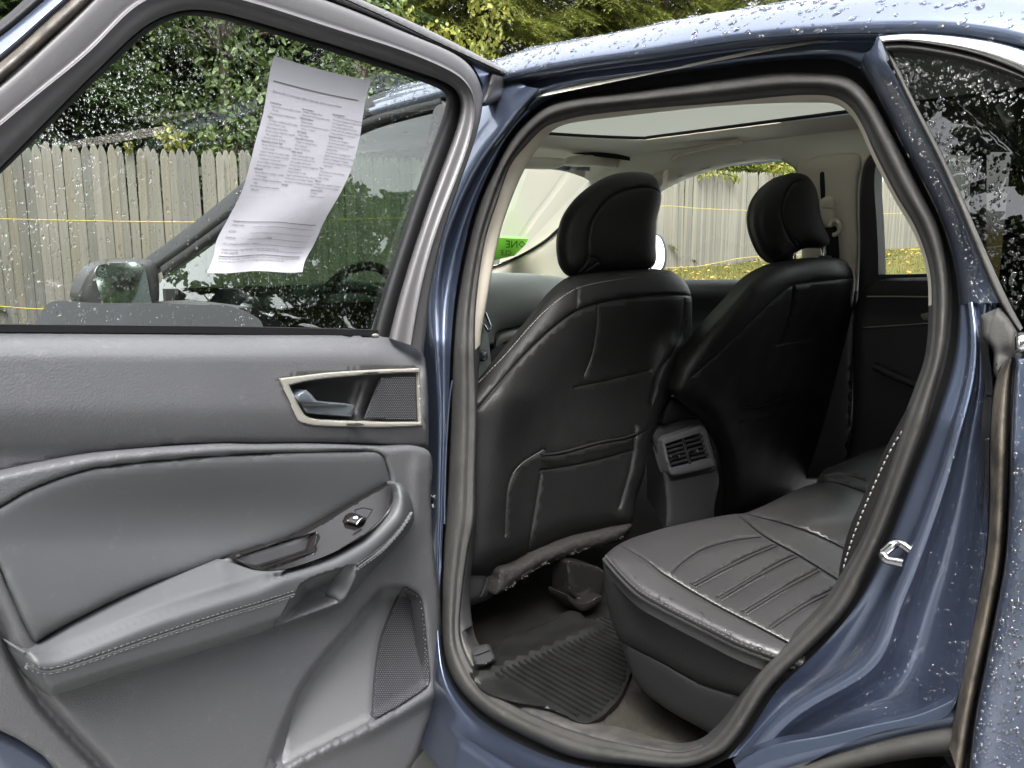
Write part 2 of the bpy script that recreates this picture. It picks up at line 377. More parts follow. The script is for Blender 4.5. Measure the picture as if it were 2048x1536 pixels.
c3 = [('b', 'Steering System'), ('', 'Too much free play at steering wheel'), ('', 'Free play in linkage more than 1/4 inch'), ('', 'Steering gear binds or jams'), ('', 'Front wheels aligned improperly'), ('', 'Power unit belts cracked or slipping'), ('', 'Power unit fluid level improper'), ('b', 'Suspension System'), ('', 'Ball joint seals damaged'), ('', 'Structural parts bent or damaged'), ('', 'Stabilizer bar disconnected'), ('', 'Spring broken'), ('', 'Shock absorber mounting loose'), ('', 'Rubber bushings damaged or missing'), ('', 'Radius rod damaged or missing'), ('', 'Shock absorber leaking or functioning'), ('', '   improperly'), ('b', 'Tires'), ('', 'Tread depth less than 2/32 inch'), ('', 'Sizes mismatched'), ('', 'Visible damage'), ('b', 'Wheels'), ('', 'Visible cracks, damage or repairs'), ('', 'Mounting bolts loose or missing'), ('b', 'Exhaust System'), ('', 'Leakage'), ('', 'Catalytic Converter')]
for cc, u0, v0 in ((c1, .05, .205), (c2, .375, .20), (c3, .69, .195)):
    for i, (b, s) in enumerate(cc): txt(s, u0+(0 if b else .015), v0+i*.0158, .0125, bool(b))
for s, v in (('DEALER NAME', .775), ('ADDRESS', .807), ('TELEPHONE', .838), ('FOR COMPLAINTS AFTER SALE, CONTACT:', .868), ('I hereby acknowledge receipt of the Buyers Guide at the closing of this sale.', .893), ("BUYER'S SIGNATURE", .908)): txt(s, .07, v, .0125)
txt('EMAIL', .50, .838, .0125)
txt('IMPORTANT: The information on this form is part of any contract to buy this vehicle. Removing this label before', .05, .935, .0125, False)
txt('consumer purchase (except for purpose of test-driving) violates federal law (16 C.F.R. 455).', .05, .948, .0125)
def textmesh(s, size, align='LEFT'):
    cu_ = bpy.data.curves.new('t', 'FONT'); cu_.body = s; cu_.size = size; cu_.align_x = align; cu_.resolution_u = 1
    o = bpy.data.objects.new('t', cu_); COL.objects.link(o); dg = bpy.context.evaluated_depsgraph_get()
    me = bpy.data.meshes.new_from_object(o.evaluated_get(dg)); v = np.array([p.co[:2] for p in me.vertices]) if len(me.vertices) else np.zeros((0, 2)); f = [tuple(p.vertices) for p in me.polygons]
    bpy.data.objects.remove(o); bpy.data.meshes.remove(me); bpy.data.curves.remove(cu_); return v, f
TMESH = {t: textmesh(t, 1.0) for t in {x[0] for x in TX} | {'ONE', 'CLE'}}

# ================================================================ the setting
ASPHALT = pm('wet_concrete', (.15, .152, .145), .38, 0, .5, ('n', 220, .6, .004), 0, (3, (.20, .20, .19), .25), (2.5, .18, .5))
GRASSM = pm('autumn_grass', (.05, .058, .013), .9, 0, .1, ('n', 60, 1, .03), 0, (2.2, (.12, .092, .033), .22))
def gz(X, Y):
    t = np.clip((-X-2.0)/5.5, 0, 1); t = t*t*(3-2*t)
    return t*(.36+.041*Y)
def sheet(name, x0, x1, y0, y1, nx, ny, dz, mat, wob=0.0):
    xs = np.linspace(x0, x1, nx); ys = np.linspace(y0, y1, ny); X, Y = np.meshgrid(xs, ys, indexing='ij')
    if wob: X[-1, :] += wob*np.sin(ys*1.7)+wob*.6*np.sin(ys*4.1+1)
    Zz = gz(X, np.clip(Y, -30, 40))+dz
    V = np.stack([X, Y, Zz], 2).reshape(-1, 3)
    Fc = [(i*ny+j, (i+1)*ny+j, (i+1)*ny+j+1, i*ny+j+1) for i in range(nx-1) for j in range(ny-1)]
    return mk(name, V, Fc, mat)
tag(sheet('driveway', -150, 150, -150, 150, 200, 60, 0, ASPHALT), kind='structure')
tag(sheet('lawn', -60, -4.6, -60, 80, 60, 160, .015, GRASSM, .35), kind='structure')
# grass tufts and fallen leaves in front of the fence
def scatter_blades(name, n, x0, x1, y0, y1, mat, hgt, wid, leaf=False):
    V = []; Fc = []
    X = RNG.uniform(x0, x1, n); Y = RNG.uniform(y0, y1, n); Zg = gz(X, Y)+.015
    A = RNG.uniform(0, 6.28, n); H = RNG.uniform(.5, 1, n)*hgt; T = RNG.uniform(-.5, .5, n)
    for i in range(n):
        c, s = math.cos(A[i]), math.sin(A[i]); wv = wid*(.6+.8*random.random()); k = len(V)
        if leaf:
            z = Zg[i]+.03+random.random()*.04; t = random.uniform(-.5, .5)
            V += [(X[i]-c*wv, Y[i]-s*wv, z), (X[i]+s*wv*.6, Y[i]-c*wv*.6, z+t*wv), (X[i]+c*wv, Y[i]+s*wv, z), (X[i]-s*wv*.6, Y[i]+c*wv*.6, z+wv*.4)]
            Fc += [(k, k+1, k+2), (k, k+2, k+3)]
        else:
            V += [(X[i]-c*wv, Y[i]-s*wv, Zg[i]-.01), (X[i]+c*wv, Y[i]+s*wv, Zg[i]-.01), (X[i]+T[i]*H[i]*s, Y[i]+T[i]*H[i]*c, Zg[i]+H[i])]
            Fc += [(k, k+1, k+2)]
    return mk(name, V, Fc, mat, None, False)
BLADE = pm('grass_blade', (.06, .08, .018), .7, 0, .2, None, 0, (1.2, (.13, .105, .035), .2))
FALLEN = pm('fallen_leaf', (.21, .12, .024), .7, 0, .2, None, 0, (7, (.27, .19, .05), .2))
tag(scatter_blades('grass', 26000, -8.4, -4.8, -1.5, 20, BLADE, .085, .006), 'patchy yellow green grass along the foot of the picket fence', 'grass', kind='stuff')
tag(scatter_blades('fallen_leaves', 1500, -8.2, -4.8, -1, 20, FALLEN, 0, .035, True), 'scattered tan fallen leaves on the grass before the fence', 'leaves', kind='stuff')

# picket fence, parallel to the car's cross axis, climbing gently to the right
WOOD = [pm('weathered_wood', c1, .85, 0, .2, ('n', 90, .7, .004), 0, (11, c2, .16)) for c1, c2 in
        (((.190, .180, .152), (.125, .119, .103)), ((.220, .208, .178), (.148, .14, .12)), ((.165, .158, .139), (.108, .104, .093)), ((.202, .186, .148), (.134, .124, .10)))]
for m in WOOD:      # stretch the grain along the picket
    n = m.node_tree; tc = n.nodes['Texture Coordinate']; mp = n.nodes.new('ShaderNodeMapping'); mp.inputs['Scale'].default_value = (2.5, 2.5, .12)
    for l in list(n.links):
        if l.from_node == tc: n.links.new(mp.outputs[0], l.to_socket)
    n.links.new(tc.outputs['Object'], mp.inputs[0])
fence = emp('picket_fence', (-8.0, 8.0, .36+.041*8.0)); tag(fence, 'weathered grey wooden picket fence with pointed tops behind the car', 'fence')
PW = .083
def picket_mesh(i):
    H = 1.83; w2, t = PW/2, .018
    prof = [(-w2, 0), (w2, 0), (w2, H-.10), (w2*.86, H-.07), (w2*.5, H-.028), (w2*.18, H-.003), (-w2*.18, H-.003), (-w2*.5, H-.028), (-w2*.86, H-.07), (-w2, H-.10)]
    V = [(-t/2, y, z) for y, z in prof]+[(t/2, y, z) for y, z in prof]; k = len(prof)
    Fc = [tuple(range(k))[::-1], tuple(range(k, 2*k))]+[(j, (j+1) % k, (j+1) % k+k, j+k) for j in range(k)]
    me = bpy.data.meshes.new('picket'); me.from_pydata(V, [], Fc); me.materials.append(WOOD[i]); return me
PM = [picket_mesh(i) for i in range(4)]
PI_ = Matrix.Translation(fence.location).inverted()
yy = -1.2; npk = 0
while yy < 24.2 and npk < 290:
    o = bpy.data.objects.new('picket', random.choice(PM)); COL.objects.link(o); o.parent = fence; o.matrix_parent_inverse = PI_
    o.location = (-8.0+random.uniform(-.006, .006), yy, .36+.041*yy+random.uniform(-.02, .02)); o.rotation_euler = (random.gauss(0, .006), random.gauss(0, .006), random.gauss(0, .03))
    yy += PW+random.uniform(.0012, .004); npk += 1
for zr in (.35, 1.0, 1.6):
    a = np.array([[-8.04, -1.3, .36-.041*1.3+zr], [-8.04, yy+.1, .36+.041*yy+zr]])
    V = []
    for p in a: V += [p+np.array(q) for q in ((-.02, 0, -.045), (.02, 0, -.045), (.02, 0, .045), (-.02, 0, .045))]
    mk('rail', V, [(0, 1, 5, 4), (1, 2, 6, 5), (2, 3, 7, 6), (3, 0, 4, 7), (0, 3, 2, 1), (4, 5, 6, 7)], WOOD[2], fence, False)
# yellow ropes
ROPE = pm('yellow_rope', (.38, .30, .045), .8)
RS = S_plane((-7.45, 0, 0), (1, 0, 0))
def rope(pts, r, lab):
    P = path(RS, pts)
    tag(tube('rope', ROPE, P, r, None, 6), lab, 'rope')
rope([(-200, 434), (0, 438), (370, 444), (800, 436), (1330, 412), (1400, 417), (1505, 421), (1750, 427), (1830, 426), (2000, 424)], .0055, 'thin yellow rope stretched across the fence at mid height')
rope([(-200, 604), (0, 613), (82, 618), (600, 610), (1200, 545), (1330, 536), (1400, 532), (1500, 514), (1750, 505), (1850, 497)], .0055, 'thin yellow rope sagging low along the foot of the fence')

# ---------------------------------------------------------------- trees
def leafmat(name, c1, c2, sc_=1.2, trans=.25):
    m = pm(name, c1, .5, 0, .4, None, 0, (sc_, c2, .22)); b = m.node_tree.nodes['Principled BSDF']
    n = m.node_tree; tl = n.nodes.new('ShaderNodeBsdfTranslucent'); mx = n.nodes.new('ShaderNodeMixShader'); mx.inputs[0].default_value = trans
    cr = [x for x in n.nodes if x.type == 'VALTORGB'][0]; n.links.new(cr.outputs[0], tl.inputs[0])
    out = [x for x in n.nodes if x.type == 'OUTPUT_MATERIAL'][0]
    n.links.new(b.outputs[0], mx.inputs[1]); n.links.new(tl.outputs[0], mx.inputs[2]); n.links.new(mx.outputs[0], out.inputs[0])
    return m
SPRUCE = leafmat('spruce_needles', (.065, .085, .016), (.14, .15, .03), .9)
HEMLOCK = leafmat('hemlock_needles', (.024, .044, .015), (.062, .092, .028), 1.6)
LEAFD = leafmat('dark_leaf', (.034, .062, .015), (.09, .125, .032), 2.2)
LEAFY = leafmat('yellow_green_leaf', (.085, .125, .018), (.23, .21, .035), 1.7, .4)
BARK = pm('bark', (.055, .042, .032), .9, 0, .2, ('n', 30, .8, .02), 0, (9, (.10, .08, .065), .2))
def bough(L, seed, den=1.0, droop=.35, nl=.055):
    """one drooping bough: flat sprays of needle twigs"""
    r = random.Random(seed); V = []; Fc = []
    def needle(p, d, up, l, wv):
        k = len(V); s = np.cross(d, up); s = s/(np.linalg.norm(s)+1e-9)
        V.extend([p-s*wv, p+s*wv, p+d*l]); Fc.append((k, k+1, k+2))
    n = int(13*L*den)+4
    for i in range(n):
        t = (i+.5)/n; base = np.array([t*L, 0, -droop*L*t*t])
        for sd_ in (-1, 1):
            tl = (.10+.34*L*(1-t)**.8)*(.75+.5*r.random()); an = math.radians(48+14*r.random())
            d = np.array([math.cos(an), sd_*math.sin(an), -.25-.35*r.random()]); d /= np.linalg.norm(d)
            m = max(3, int(tl/.028*den))
            for j in range(m):
                q = base+d*tl*(j+.3)/m + np.array([0, 0, -.25*(tl*(j/m))**2])
                for s2 in (-1, 1, 0):
                    dd = d*.75+np.array([r.uniform(-.25, .25), r.uniform(-.25, .25), r.uniform(-.2, .35)])
                    if s2: dd = dd+np.array([-d[1], d[0], 0])*s2*.75
                    dd /= np.linalg.norm(dd)
                    needle(q, dd, np.array([r.uniform(-.4, .4), r.uniform(-.4, .4), 1]), nl*(.8+.5*r.random()), nl*.13)
    return np.array(V), np.array(Fc)
BOUGHS = [bough(1.0, s) for s in range(4)]
CROWNS = {}
def conifer(name, X, Y, H, R, mat, label, zlo=.6, nb=150, seed=0):
    base = float(gz(np.array([X]), np.array([Y]))[0])
    key = (mat.name, seed % 2)
    if key not in CROWNS:
        r = random.Random(seed); V = []; Fc = []; k = 0; H0, R0_ = 9.0, 2.4
        for i in range(nb):
            t = (i+r.random())/nb; z = zlo+(H0-zlo)*t**1.1
            L = R0_*(1-((z-zlo)/(H0-zlo))**1.25*.90)*(.7+.45*r.random())
            a_ = r.uniform(0, 2*math.pi); bv, bf = BOUGHS[r.randrange(4)]
            tilt = math.radians(r.uniform(-24, 8)); ca, sa = math.cos(a_), math.sin(a_); ct, st = math.cos(tilt), math.sin(tilt)
            q = bv*np.array([L, max(L, .6)*.9, max(L, .6)])
            x = q[:, 0]*ct-q[:, 2]*st; zz = q[:, 0]*st+q[:, 2]*ct
            V.append(np.stack([x*ca-q[:, 1]*sa, x*sa+q[:, 1]*ca, z+zz], 1)); Fc.append(bf+k); k += len(bv)
        c = mk('crown', np.vstack(V), np.vstack(Fc), mat, None, False); n = 10; zs = np.linspace(-.1, H0, n)
        tr = tube('trunk', BARK, np.stack([.04*np.sin(zs), .05*np.sin(zs*.7), zs], 1), np.linspace(.17, .02, n), None, 9)
        CROWNS[key] = (c.data, tr.data); bpy.data.objects.remove(c); bpy.data.objects.remove(tr)
    e = emp(name, (X, Y, base)); e.rotation_euler = (0, 0, random.Random(seed*7).uniform(0, 6.28)); e.scale = (R/2.4, R/2.4, H/9.0); tag(e, label, 'tree', 'conifers')
    for nm, me in zip(('crown', 'trunk'), CROWNS[key]):
        o = bpy.data.objects.new(nm, me); COL.objects.link(o); o.parent = e
        if nm == 'crown': o['kind'] = 'stuff'
    return e
def leafcloud(rnd_, cen, rad, n, size, V, Fc, hang=.5):
    for i in range(n):
        while True:
            p = np.array([rnd_.uniform(-1, 1) for _ in range(3)])
            if (p**2).sum() < 1: break
        c = np.array(cen)+p*np.array(rad); s = size*rnd_.uniform(.6, 1.25)
        d = np.array([rnd_.gauss(0, .6), rnd_.gauss(0, .6), -hang+rnd_.gauss(0, .4)]); d /= np.linalg.norm(d)+1e-9
        u = np.cross(d, np.array([rnd_.gauss(0, 1), rnd_.gauss(0, 1), rnd_.gauss(0, 1)])); u /= np.linalg.norm(u)+1e-9; m = np.cross(d, u)
        k = len(V)
        V += [c, c+d*s*.35+u*s*.30+m*s*.05, c+d*s*.75+u*s*.22, c+d*s, c+d*s*.75-u*s*.22, c+d*s*.35-u*s*.30+m*s*.05, c+d*s*.5-m*s*.06]
        Fc += [(k, k+1, k+6), (k+1, k+2, k+6), (k+2, k+3, k+6), (k+3, k+4, k+6), (k+4, k+5, k+6), (k+5, k, k+6)]
def broadleaf(name, X, Y, H, R, mat, label, nc=40, per=70, size=.09, seed=0, zlo=.35, cat_='tree', grp='leafy trees', base=None):
    r = random.Random(seed); b = float(gz(np.array([X]), np.array([Y]))[0]) if base is None else base
    e = emp(name, (X, Y, b)); tag(e, label, cat_, grp)
    P = np.array([[X, Y, b-.1], [X+.05, Y+.03, b+H*.3], [X-.04, Y+.08, b+H*.6], [X, Y, b+H*.85]])
    tube('trunk', BARK, P, [.11, .09, .06, .02], e, 8)
    V = []; Fc = []; LV = []
    for i in range(nc):
        t = r.random(); z = b+H*(zlo+(1-zlo)*t); rr = R*math.sqrt(max(.08, 1-(2*t-.9)**2))*math.sqrt(r.random()); a = r.uniform(0, 6.283)
        c = (X+rr*math.cos(a), Y+rr*math.sin(a), z); LV.append(c); q = r.uniform(.25, .5)
        leafcloud(r, c, (q, q, q*.8), per, size, V, Fc)
    for c in LV[::3]:
        j = min(3, max(1, int((c[2]-b)/H*4))-0); s = P[min(2, j)]
        mid = (s+np.array(c))/2+np.array([0, 0, .1]); 
        bb = tube('limb', BARK, np.array([s, mid, c]), [.035, .022, .006], e, 6)
    o = mk('crown', V, Fc, mat, e, False); o['kind'] = 'stuff'
    return e
conifer('hemlock_tree', -10.3, 1.6, 8.0, 2.3, HEMLOCK, 'dark evergreen behind the fence, leftmost seen through the door glass', .9, 230, 1)
conifer('hemlock_tree', -11.2, 4.2, 9.0, 2.5, HEMLOCK, 'dark evergreen behind the fence, just left of the printed sheet', .9, 230, 2)
conifer('hemlock_tree', -11.4, 6.6, 9.5, 2.5, HEMLOCK, 'dark evergreen behind the fence, above the printed sheet', .9, 230, 1)
conifer('hemlock_tree', -13.2, 2.6, 11, 3.2, HEMLOCK, 'dark evergreen in the back row at far left, beyond the fence', .9, 230, 2)
conifer('hemlock_tree', -13.6, 5.6, 11, 3.2, HEMLOCK, 'dark evergreen in the back row, beyond the leafy tree', .9, 230, 1)
for i, (X, Y, H, R, lab) in enumerate(((-11.0, 9.0, 10.5, 2.7, 'spruce rising behind the yellowing vine, above the door frame corner'), (-10.6, 11.6, 10.5, 2.7, 'light green spruce above the front end of the car roof'),
        (-10.8, 14.2, 11, 2.8, 'light green spruce above the middle of the car roof'), (-11.2, 17.2, 11, 2.8, 'light green spruce partly hidden by the roof, right of the others'), (-11.6, 20.5, 11, 2.9, 'spruce rightmost above the car roof'), (-12, 24.0, 11, 2.9, 'spruce beyond the right end of the fence'),
        (-14.5, 5.5, 13, 3.4, 'tall spruce in the back row behind the dark evergreens'), (-14.5, 10.0, 13, 3.4, 'tall spruce in the back row above the door corner'), (-14.5, 13.5, 13, 3.4, 'tall spruce in the back row above the roof front'), (-14.5, 17.0, 13, 3.4, 'tall spruce in the back row above the roof middle'), (-14.5, 21.0, 13, 3.4, 'tall spruce in the back row at far right'))):
    conifer('spruce_tree', X, Y, H, R, SPRUCE, lab, 1.0, 230, 10+i)
broadleaf('leafy_tree', -9.3, 3.35, 5.2, 1.0, LEAFD, 'mid green broadleaf tree leaning over the fence, left of the printed sheet', 64, 95, .10, 3, .28)
broadleaf('leafy_tree', -9.4, 5.4, 4.6, .9, LEAFD, 'broadleaf tree behind the fence, mostly hidden by the printed sheet', 40, 90, .09, 4, .3)
# hanging vine with yellowing leaves, above the door's front corner
def vine(name, px, X, label, n, size, seed, mat, r3, grp):
    r = random.Random(seed); S = S_plane((X, 0, 0), (1, 0, 0)); V = []; Fc = []
    pts = [S(np.array([p[0]]), np.array([p[1]]))[0] for p in px]
    e = emp(name, tuple(pts[-1])); tag(e, label, 'vine', grp)
    tube('stem', BARK, np.array(pts), .012, e, 5)
    for p, q in zip(pts[:-1], pts[1:]):
        for k in range(5):
            c = p+(q-p)*(k/5); leafcloud(r, c, (r3, r3, r3*.9), n, size, V, Fc, .9)
    o = mk('foliage', V, Fc, mat, e, False); o['kind'] = 'stuff'
vine('vine', [(965, -60), (975, 0), (985, 60), (960, 120), (900, 95), (868, 60)], -9.0, 'yellowing vine with big leaves above the front corner of the open door', 20, .105, 5, LEAFY, .33, 'vines over the fence')
vine('vine', [(800, 10), (815, 40), (805, 75)], -9.2, 'small green vine spray just above the door frame', 10, .10, 6, LEAFY, .2, 'vines over the fence')
vine('vine', [(1400, 347), (1430, 343), (1460, 350), (1475, 356)], -7.9, 'green vine sprig hanging over the fence behind the passenger seat', 9, .075, 7, LEAFY, .10, 'vines over the fence')
vine('vine', [(1540, 330), (1570, 338), (1590, 343)], -7.9, 'yellow green leaves on the fence top beside the passenger head restraint', 14, .085, 8, LEAFY, .16, 'vines over the fence')
vine('vine', [(335, 268), (345, 278), (365, 285)], -8.2, 'small yellowing sprig on the fence behind the leafy tree', 10, .075, 9, LEAFY, .14, 'vines over the fence')
vine('vine', [(258, 285), (260, 300)], -7.95, 'tiny green sprig poking between two pickets', 5, .05, 12, LEAFY, .05, 'vines over the fence')
for i, (X, Y) in enumerate(((9.5, 5.0), (9.0, 8.0), (8.6, 11.0), (7.6, 14.2), (11.5, 9.5))): conifer('hemlock_tree', X, Y, 11, 3.0, HEMLOCK, 'unseen dark evergreen added behind the car to darken the door glass, '+('nearest to its middle', 'second from its middle', 'third from its middle', 'farthest to the side', 'standing behind the others')[i], .9, 230, 1+i % 2)  # unseen conifers added to darken reflections in the open door's glass
# house beyond the fence at left
ROOFM = pm('grey_shingles', (.30, .30, .30), .8, 0, .2, ('n', 40, .5, .02), 0, (3, (.42, .42, .42), .2))
SIDING = pm('white_siding', (.72, .72, .72), .6)
he = emp('house', (-23, 4.5, .5)); tag(he, 'pale house with a grey shingled roof beyond the fence at left', 'house')
bz = .5
box('wall', SIDING, (-25, 3.6, bz+1.35), (6, 9, 3.1), he)
roof = mk('roof', [(-21.5, -1.2, bz+2.85), (-21.5, 8.4, bz+2.85), (-25, 8.4, bz+4.7), (-25, -1.2, bz+4.7), (-28.5, -1.2, bz+2.85), (-28.5, 8.4, bz+2.85)], [(0, 1, 2, 3), (3, 2, 5, 4), (0, 3, 4), (1, 5, 2), (0, 4, 5, 1)], ROOFM, he, False)
V = []; Fc = []
for i in range(18):
    t0, t1 = i/18, (i+1)/18; k = len(V)
    for t, dz in ((t0, .05), (t1, .02)): V += [(-21.45-3.5*t, -1.25, bz+2.85+1.85*t+dz), (-21.45-3.5*t, 8.45, bz+2.85+1.85*t+dz)]
    V += [(-21.45-3.5*t0, -1.25, bz+2.83+1.85*t0), (-21.45-3.5*t0, 8.45, bz+2.83+1.85*t0)]
    Fc += [(k, k+1, k+3, k+2), (k+4, k+5, k+1, k)]
mk('shingle_course', V, Fc, ROOFM, roof, False)['kind'] = 'stuff'
# near-side trees mirrored in the car; unseen ones added behind darken reflections
proto = broadleaf('roadside_tree', 0, 0, 10, 2.9, LEAFD, 'x', 120, 95, .24, 31, .08, 'tree', 'trees across the driveway', 0.0)
for i, (X, Y, sz, lab) in enumerate(((-1.5, -12.5, 1.1, 'tall leafy tree behind the viewer, mirrored in the dark quarter glass'), (-5.5, -11.5, 1.0, 'leafy tree behind the viewer, mirrored forward in the car side'), (3.0, -13.5, 1.1, 'leafy tree behind the viewer, mirrored at the edge of the quarter glass'), (-10.5, -10.5, 1.0, 'leafy tree on the near side, ahead of the car bonnet'), (-16.0, -10, 1.1, 'leafy tree on the near side, well ahead of the car'),
        (7.5, -11, 1.0, 'leafy tree on the near side, behind the car'), (-3.2, -8.6, 1.55, 'big overhanging tree beside the driveway, mirrored in the quarter glass top'), (1.2, -9.6, 1.6, 'big tree beside the viewer, mirrored in the quarter glass'), (-8, -10.8, 1.1, 'leafy tree opposite the front door, mirrored in its glass'), (-13.2, -10, 1.1, 'leafy tree beyond the bonnet on the near side'), (-19.5, -9.5, 1.1, 'leafy tree far ahead on the near side'), (-24, -9, 1.2, 'leafy tree farthest ahead on the near side'), (12.5, -3.2, 1.1, 'unseen leafy tree added behind the car to darken reflections, left of its middle'), (13, 2.2, 1.1, 'unseen leafy tree added behind the car to darken reflections, right of its middle'), (10.5, -9, 1.1, 'unseen leafy tree added at the corner behind the viewer to darken reflections'), (12, -6.0, 1.1, 'unseen leafy tree added behind the car to darken the open door glass'), (13.0, -.5, 1.1, 'unseen leafy tree added straight behind the car to darken the open door glass'), (12.5, 5.0, 1.1, 'unseen leafy tree added behind the car on the far side to darken reflections'))):
    e = proto
    if i:
        e = proto.copy(); COL.objects.link(e)
        for ch in list(proto.children):
            c = ch.copy(); COL.objects.link(c); c.parent = e
    e.location = (X, Y, 0); e.scale = (sz, sz, sz); e.rotation_euler = (0, 0, i*1.3); e['label'] = lab

# ================================================================ the car
car = emp('car', (0.2, 0.78, 0)); tag(car, 'wet dark blue family car with its rear door standing open', 'car')
U = lambda pts, S, off=0.0: S(np.array([p[0] for p in pts], float), np.array([p[1] for p in pts], float), off)
#            seal inner      seal outer      gap outer      trim inner
ST = np.array([
 (1174,231,1165,194,1170,170,1174,241),(1249,222,1240,187,1245,162,1249,232),(1336,214,1330,175,1336,150,1336,222),(1440,206,1440,160,1440,136,1440,212),
 (1550,194,1550,146,1550,121,1550,206),(1624,190,1624,146,1630,117,1624,205),(1669,195,1672,149,1680,119,1666,207),(1700,214,1707,161,1718,136,1693,221),
 (1724,250,1744,200,1752,180,1718,255),(1751,310,1790,282,1800,282,1745,315),(1791,388,1835,372,1845,362,1785,392),(1828,450,1873,447,1884,442,1822,455),
 (1850,505,1889,505,1902,500,1844,508),(1861,555,1896,555,1913,555,1855,558),(1863,610,1898,610,1918,610,1857,612),(1861,675,1893,675,1916,675,1855,675),
 (1853,725,1883,730,1905,735,1847,724),(1836,775,1866,790,1886,795,1830,773),(1806,857,1843,870,1861,870,1800,855),(1776,950,1808,962,1820,970,1770,948),
 (1731,1070,1770,1060,1784,1068,1725,1068),(1690,1147,1730,1148,1745,1152,1684,1144),(1649,1210,1692,1222,1706,1226,1643,1206),(1574,1287,1615,1303,1628,1310,1568,1282),
 (1531,1330,1563,1352,1575,1358,1524,1326),(1499,1372,1530,1390,1543,1395,1492,1368),(1470,1420,1505,1430,1517,1436,1463,1415),(1440,1463,1475,1476,1488,1482,1430,1455),
 (1405,1492,1440,1510,1452,1518,1395,1480),(1350,1504,1365,1535,1370,1548,1345,1485),(1260,1490,1255,1529,1250,1545,1268,1462),(1174,1470,1150,1515,1140,1530,1190,1440),
 (1090,1440,1060,1478,1050,1494,1110,1408),(1020,1406,985,1438,975,1452,1046,1370),(975,1375,940,1402,932,1412,1003,1338),(940,1325,905,1355,897,1362,962,1295),
 (920,1265,887,1290,880,1292,945,1250),(926,1175,885,1180,880,1180,940,1170),(938,1095,889,1080,885,1080,950,1085),(949,1040,893,1020,887,1020,953,1030),
 (951,950,898,950,891,950,954,945),(954,825,903,825,897,825,956,825),(950,700,908,690,902,690,960,690),(953,600,918,590,911,588,973,605),
 (970,484,940,480,932,478,996,482),(996,400,963,402,954,400,1022,400),(1021,332,990,342,982,338,1052,332),(1054,290,1024,277,1015,272,1082,288),
 (1089,256,1070,229,1062,222,1103,263),(1124,242,1111,205,1105,192,1130,249)], float)
NS = len(ST); SUB = 6
def ring(cols):
    """smooth closed loops with common stations; returns (NS*SUB,2)"""
    P = ST[:, cols]; out = []
    for i in range(NS):
        p0, p1, p2, p3 = P[i-1], P[i], P[(i+1) % NS], P[(i+2) % NS]
        for j in range(SUB):
            t = j/SUB; out.append(.5*((2*p1)+(-p0+p2)*t+(2*p0-5*p1+4*p2-p3)*t*t+(-p0+3*p1-3*p2+p3)*t**3))
    return np.array(out)
LI, LO, LG, L0 = ring([0, 1]), ring([2, 3]), ring([4, 5]), ring([6, 7])
def row(A, B, t, off): q = A+(B-A)*t; return S_side(q[:, 0], q[:, 1], off)
# door opening seal: a round rubber bulb with a lip
prof = [(0, .030), (.05, .010), (.12, .004), (.26, .003), (.32, .000), (.40, -.008), (.52, -.014), (.66, -.0155), (.80, -.012), (.91, -.004), (.97, .006), (1.0, .020)]
loft('opening_seal', RUBBER, [row(LI, LO, t, o) for t, o in prof], car, True, sharp=180)
loft('seal_channel', BLACKR, [row(LO, LG, t, o) for t, o in ((-.06, .026), (.3, .03), (.7, .022), (1.0, .012), (1.05, .004))], car, True)
def seg(A, i0, i1):   # station range (may wrap)
    idx = np.arange(i0*SUB, i1*SUB+1) % (NS*SUB); return A[idx]
def trimseg(name, mat, i0, i1, offs):
    a, b = seg(LI, i0, i1), seg(L0, i0, i1)
    return loft(name, mat, [S_side(*(a+(b-a)*t).T, o) for t, o in offs], car, False, sharp=180)
trimseg('pillar_trim', BEIGE, 42, 48, ((-.05, .03), (.12, .036), (.5, .05), (.88, .064), (1, .075), (1.02, .12)))
trimseg('header_trim', BEIGE, 48, NS+14, ((-.05, .03), (.12, .036), (.5, .055), (.88, .07), (1, .08), (1.02, .14)))
trimseg('pillar_lower_trim', TRIMD, 36, 42, ((-.05, .03), (.12, .032), (.5, .045), (.9, .06), (1, .075), (1.02, .16)))
trimseg('quarter_trim', TRIMD, 14, 28, ((-.05, .03), (.12, .036), (.5, .05), (.88, .062), (1, .075), (1.02, .12)))
trimseg('scuff_plate', SCUFF, 28, 36, ((-.05, .03), (.05, .03), (.2, .034), (.5, .055), (.85, .085), (1, .105), (1.0, .2)))

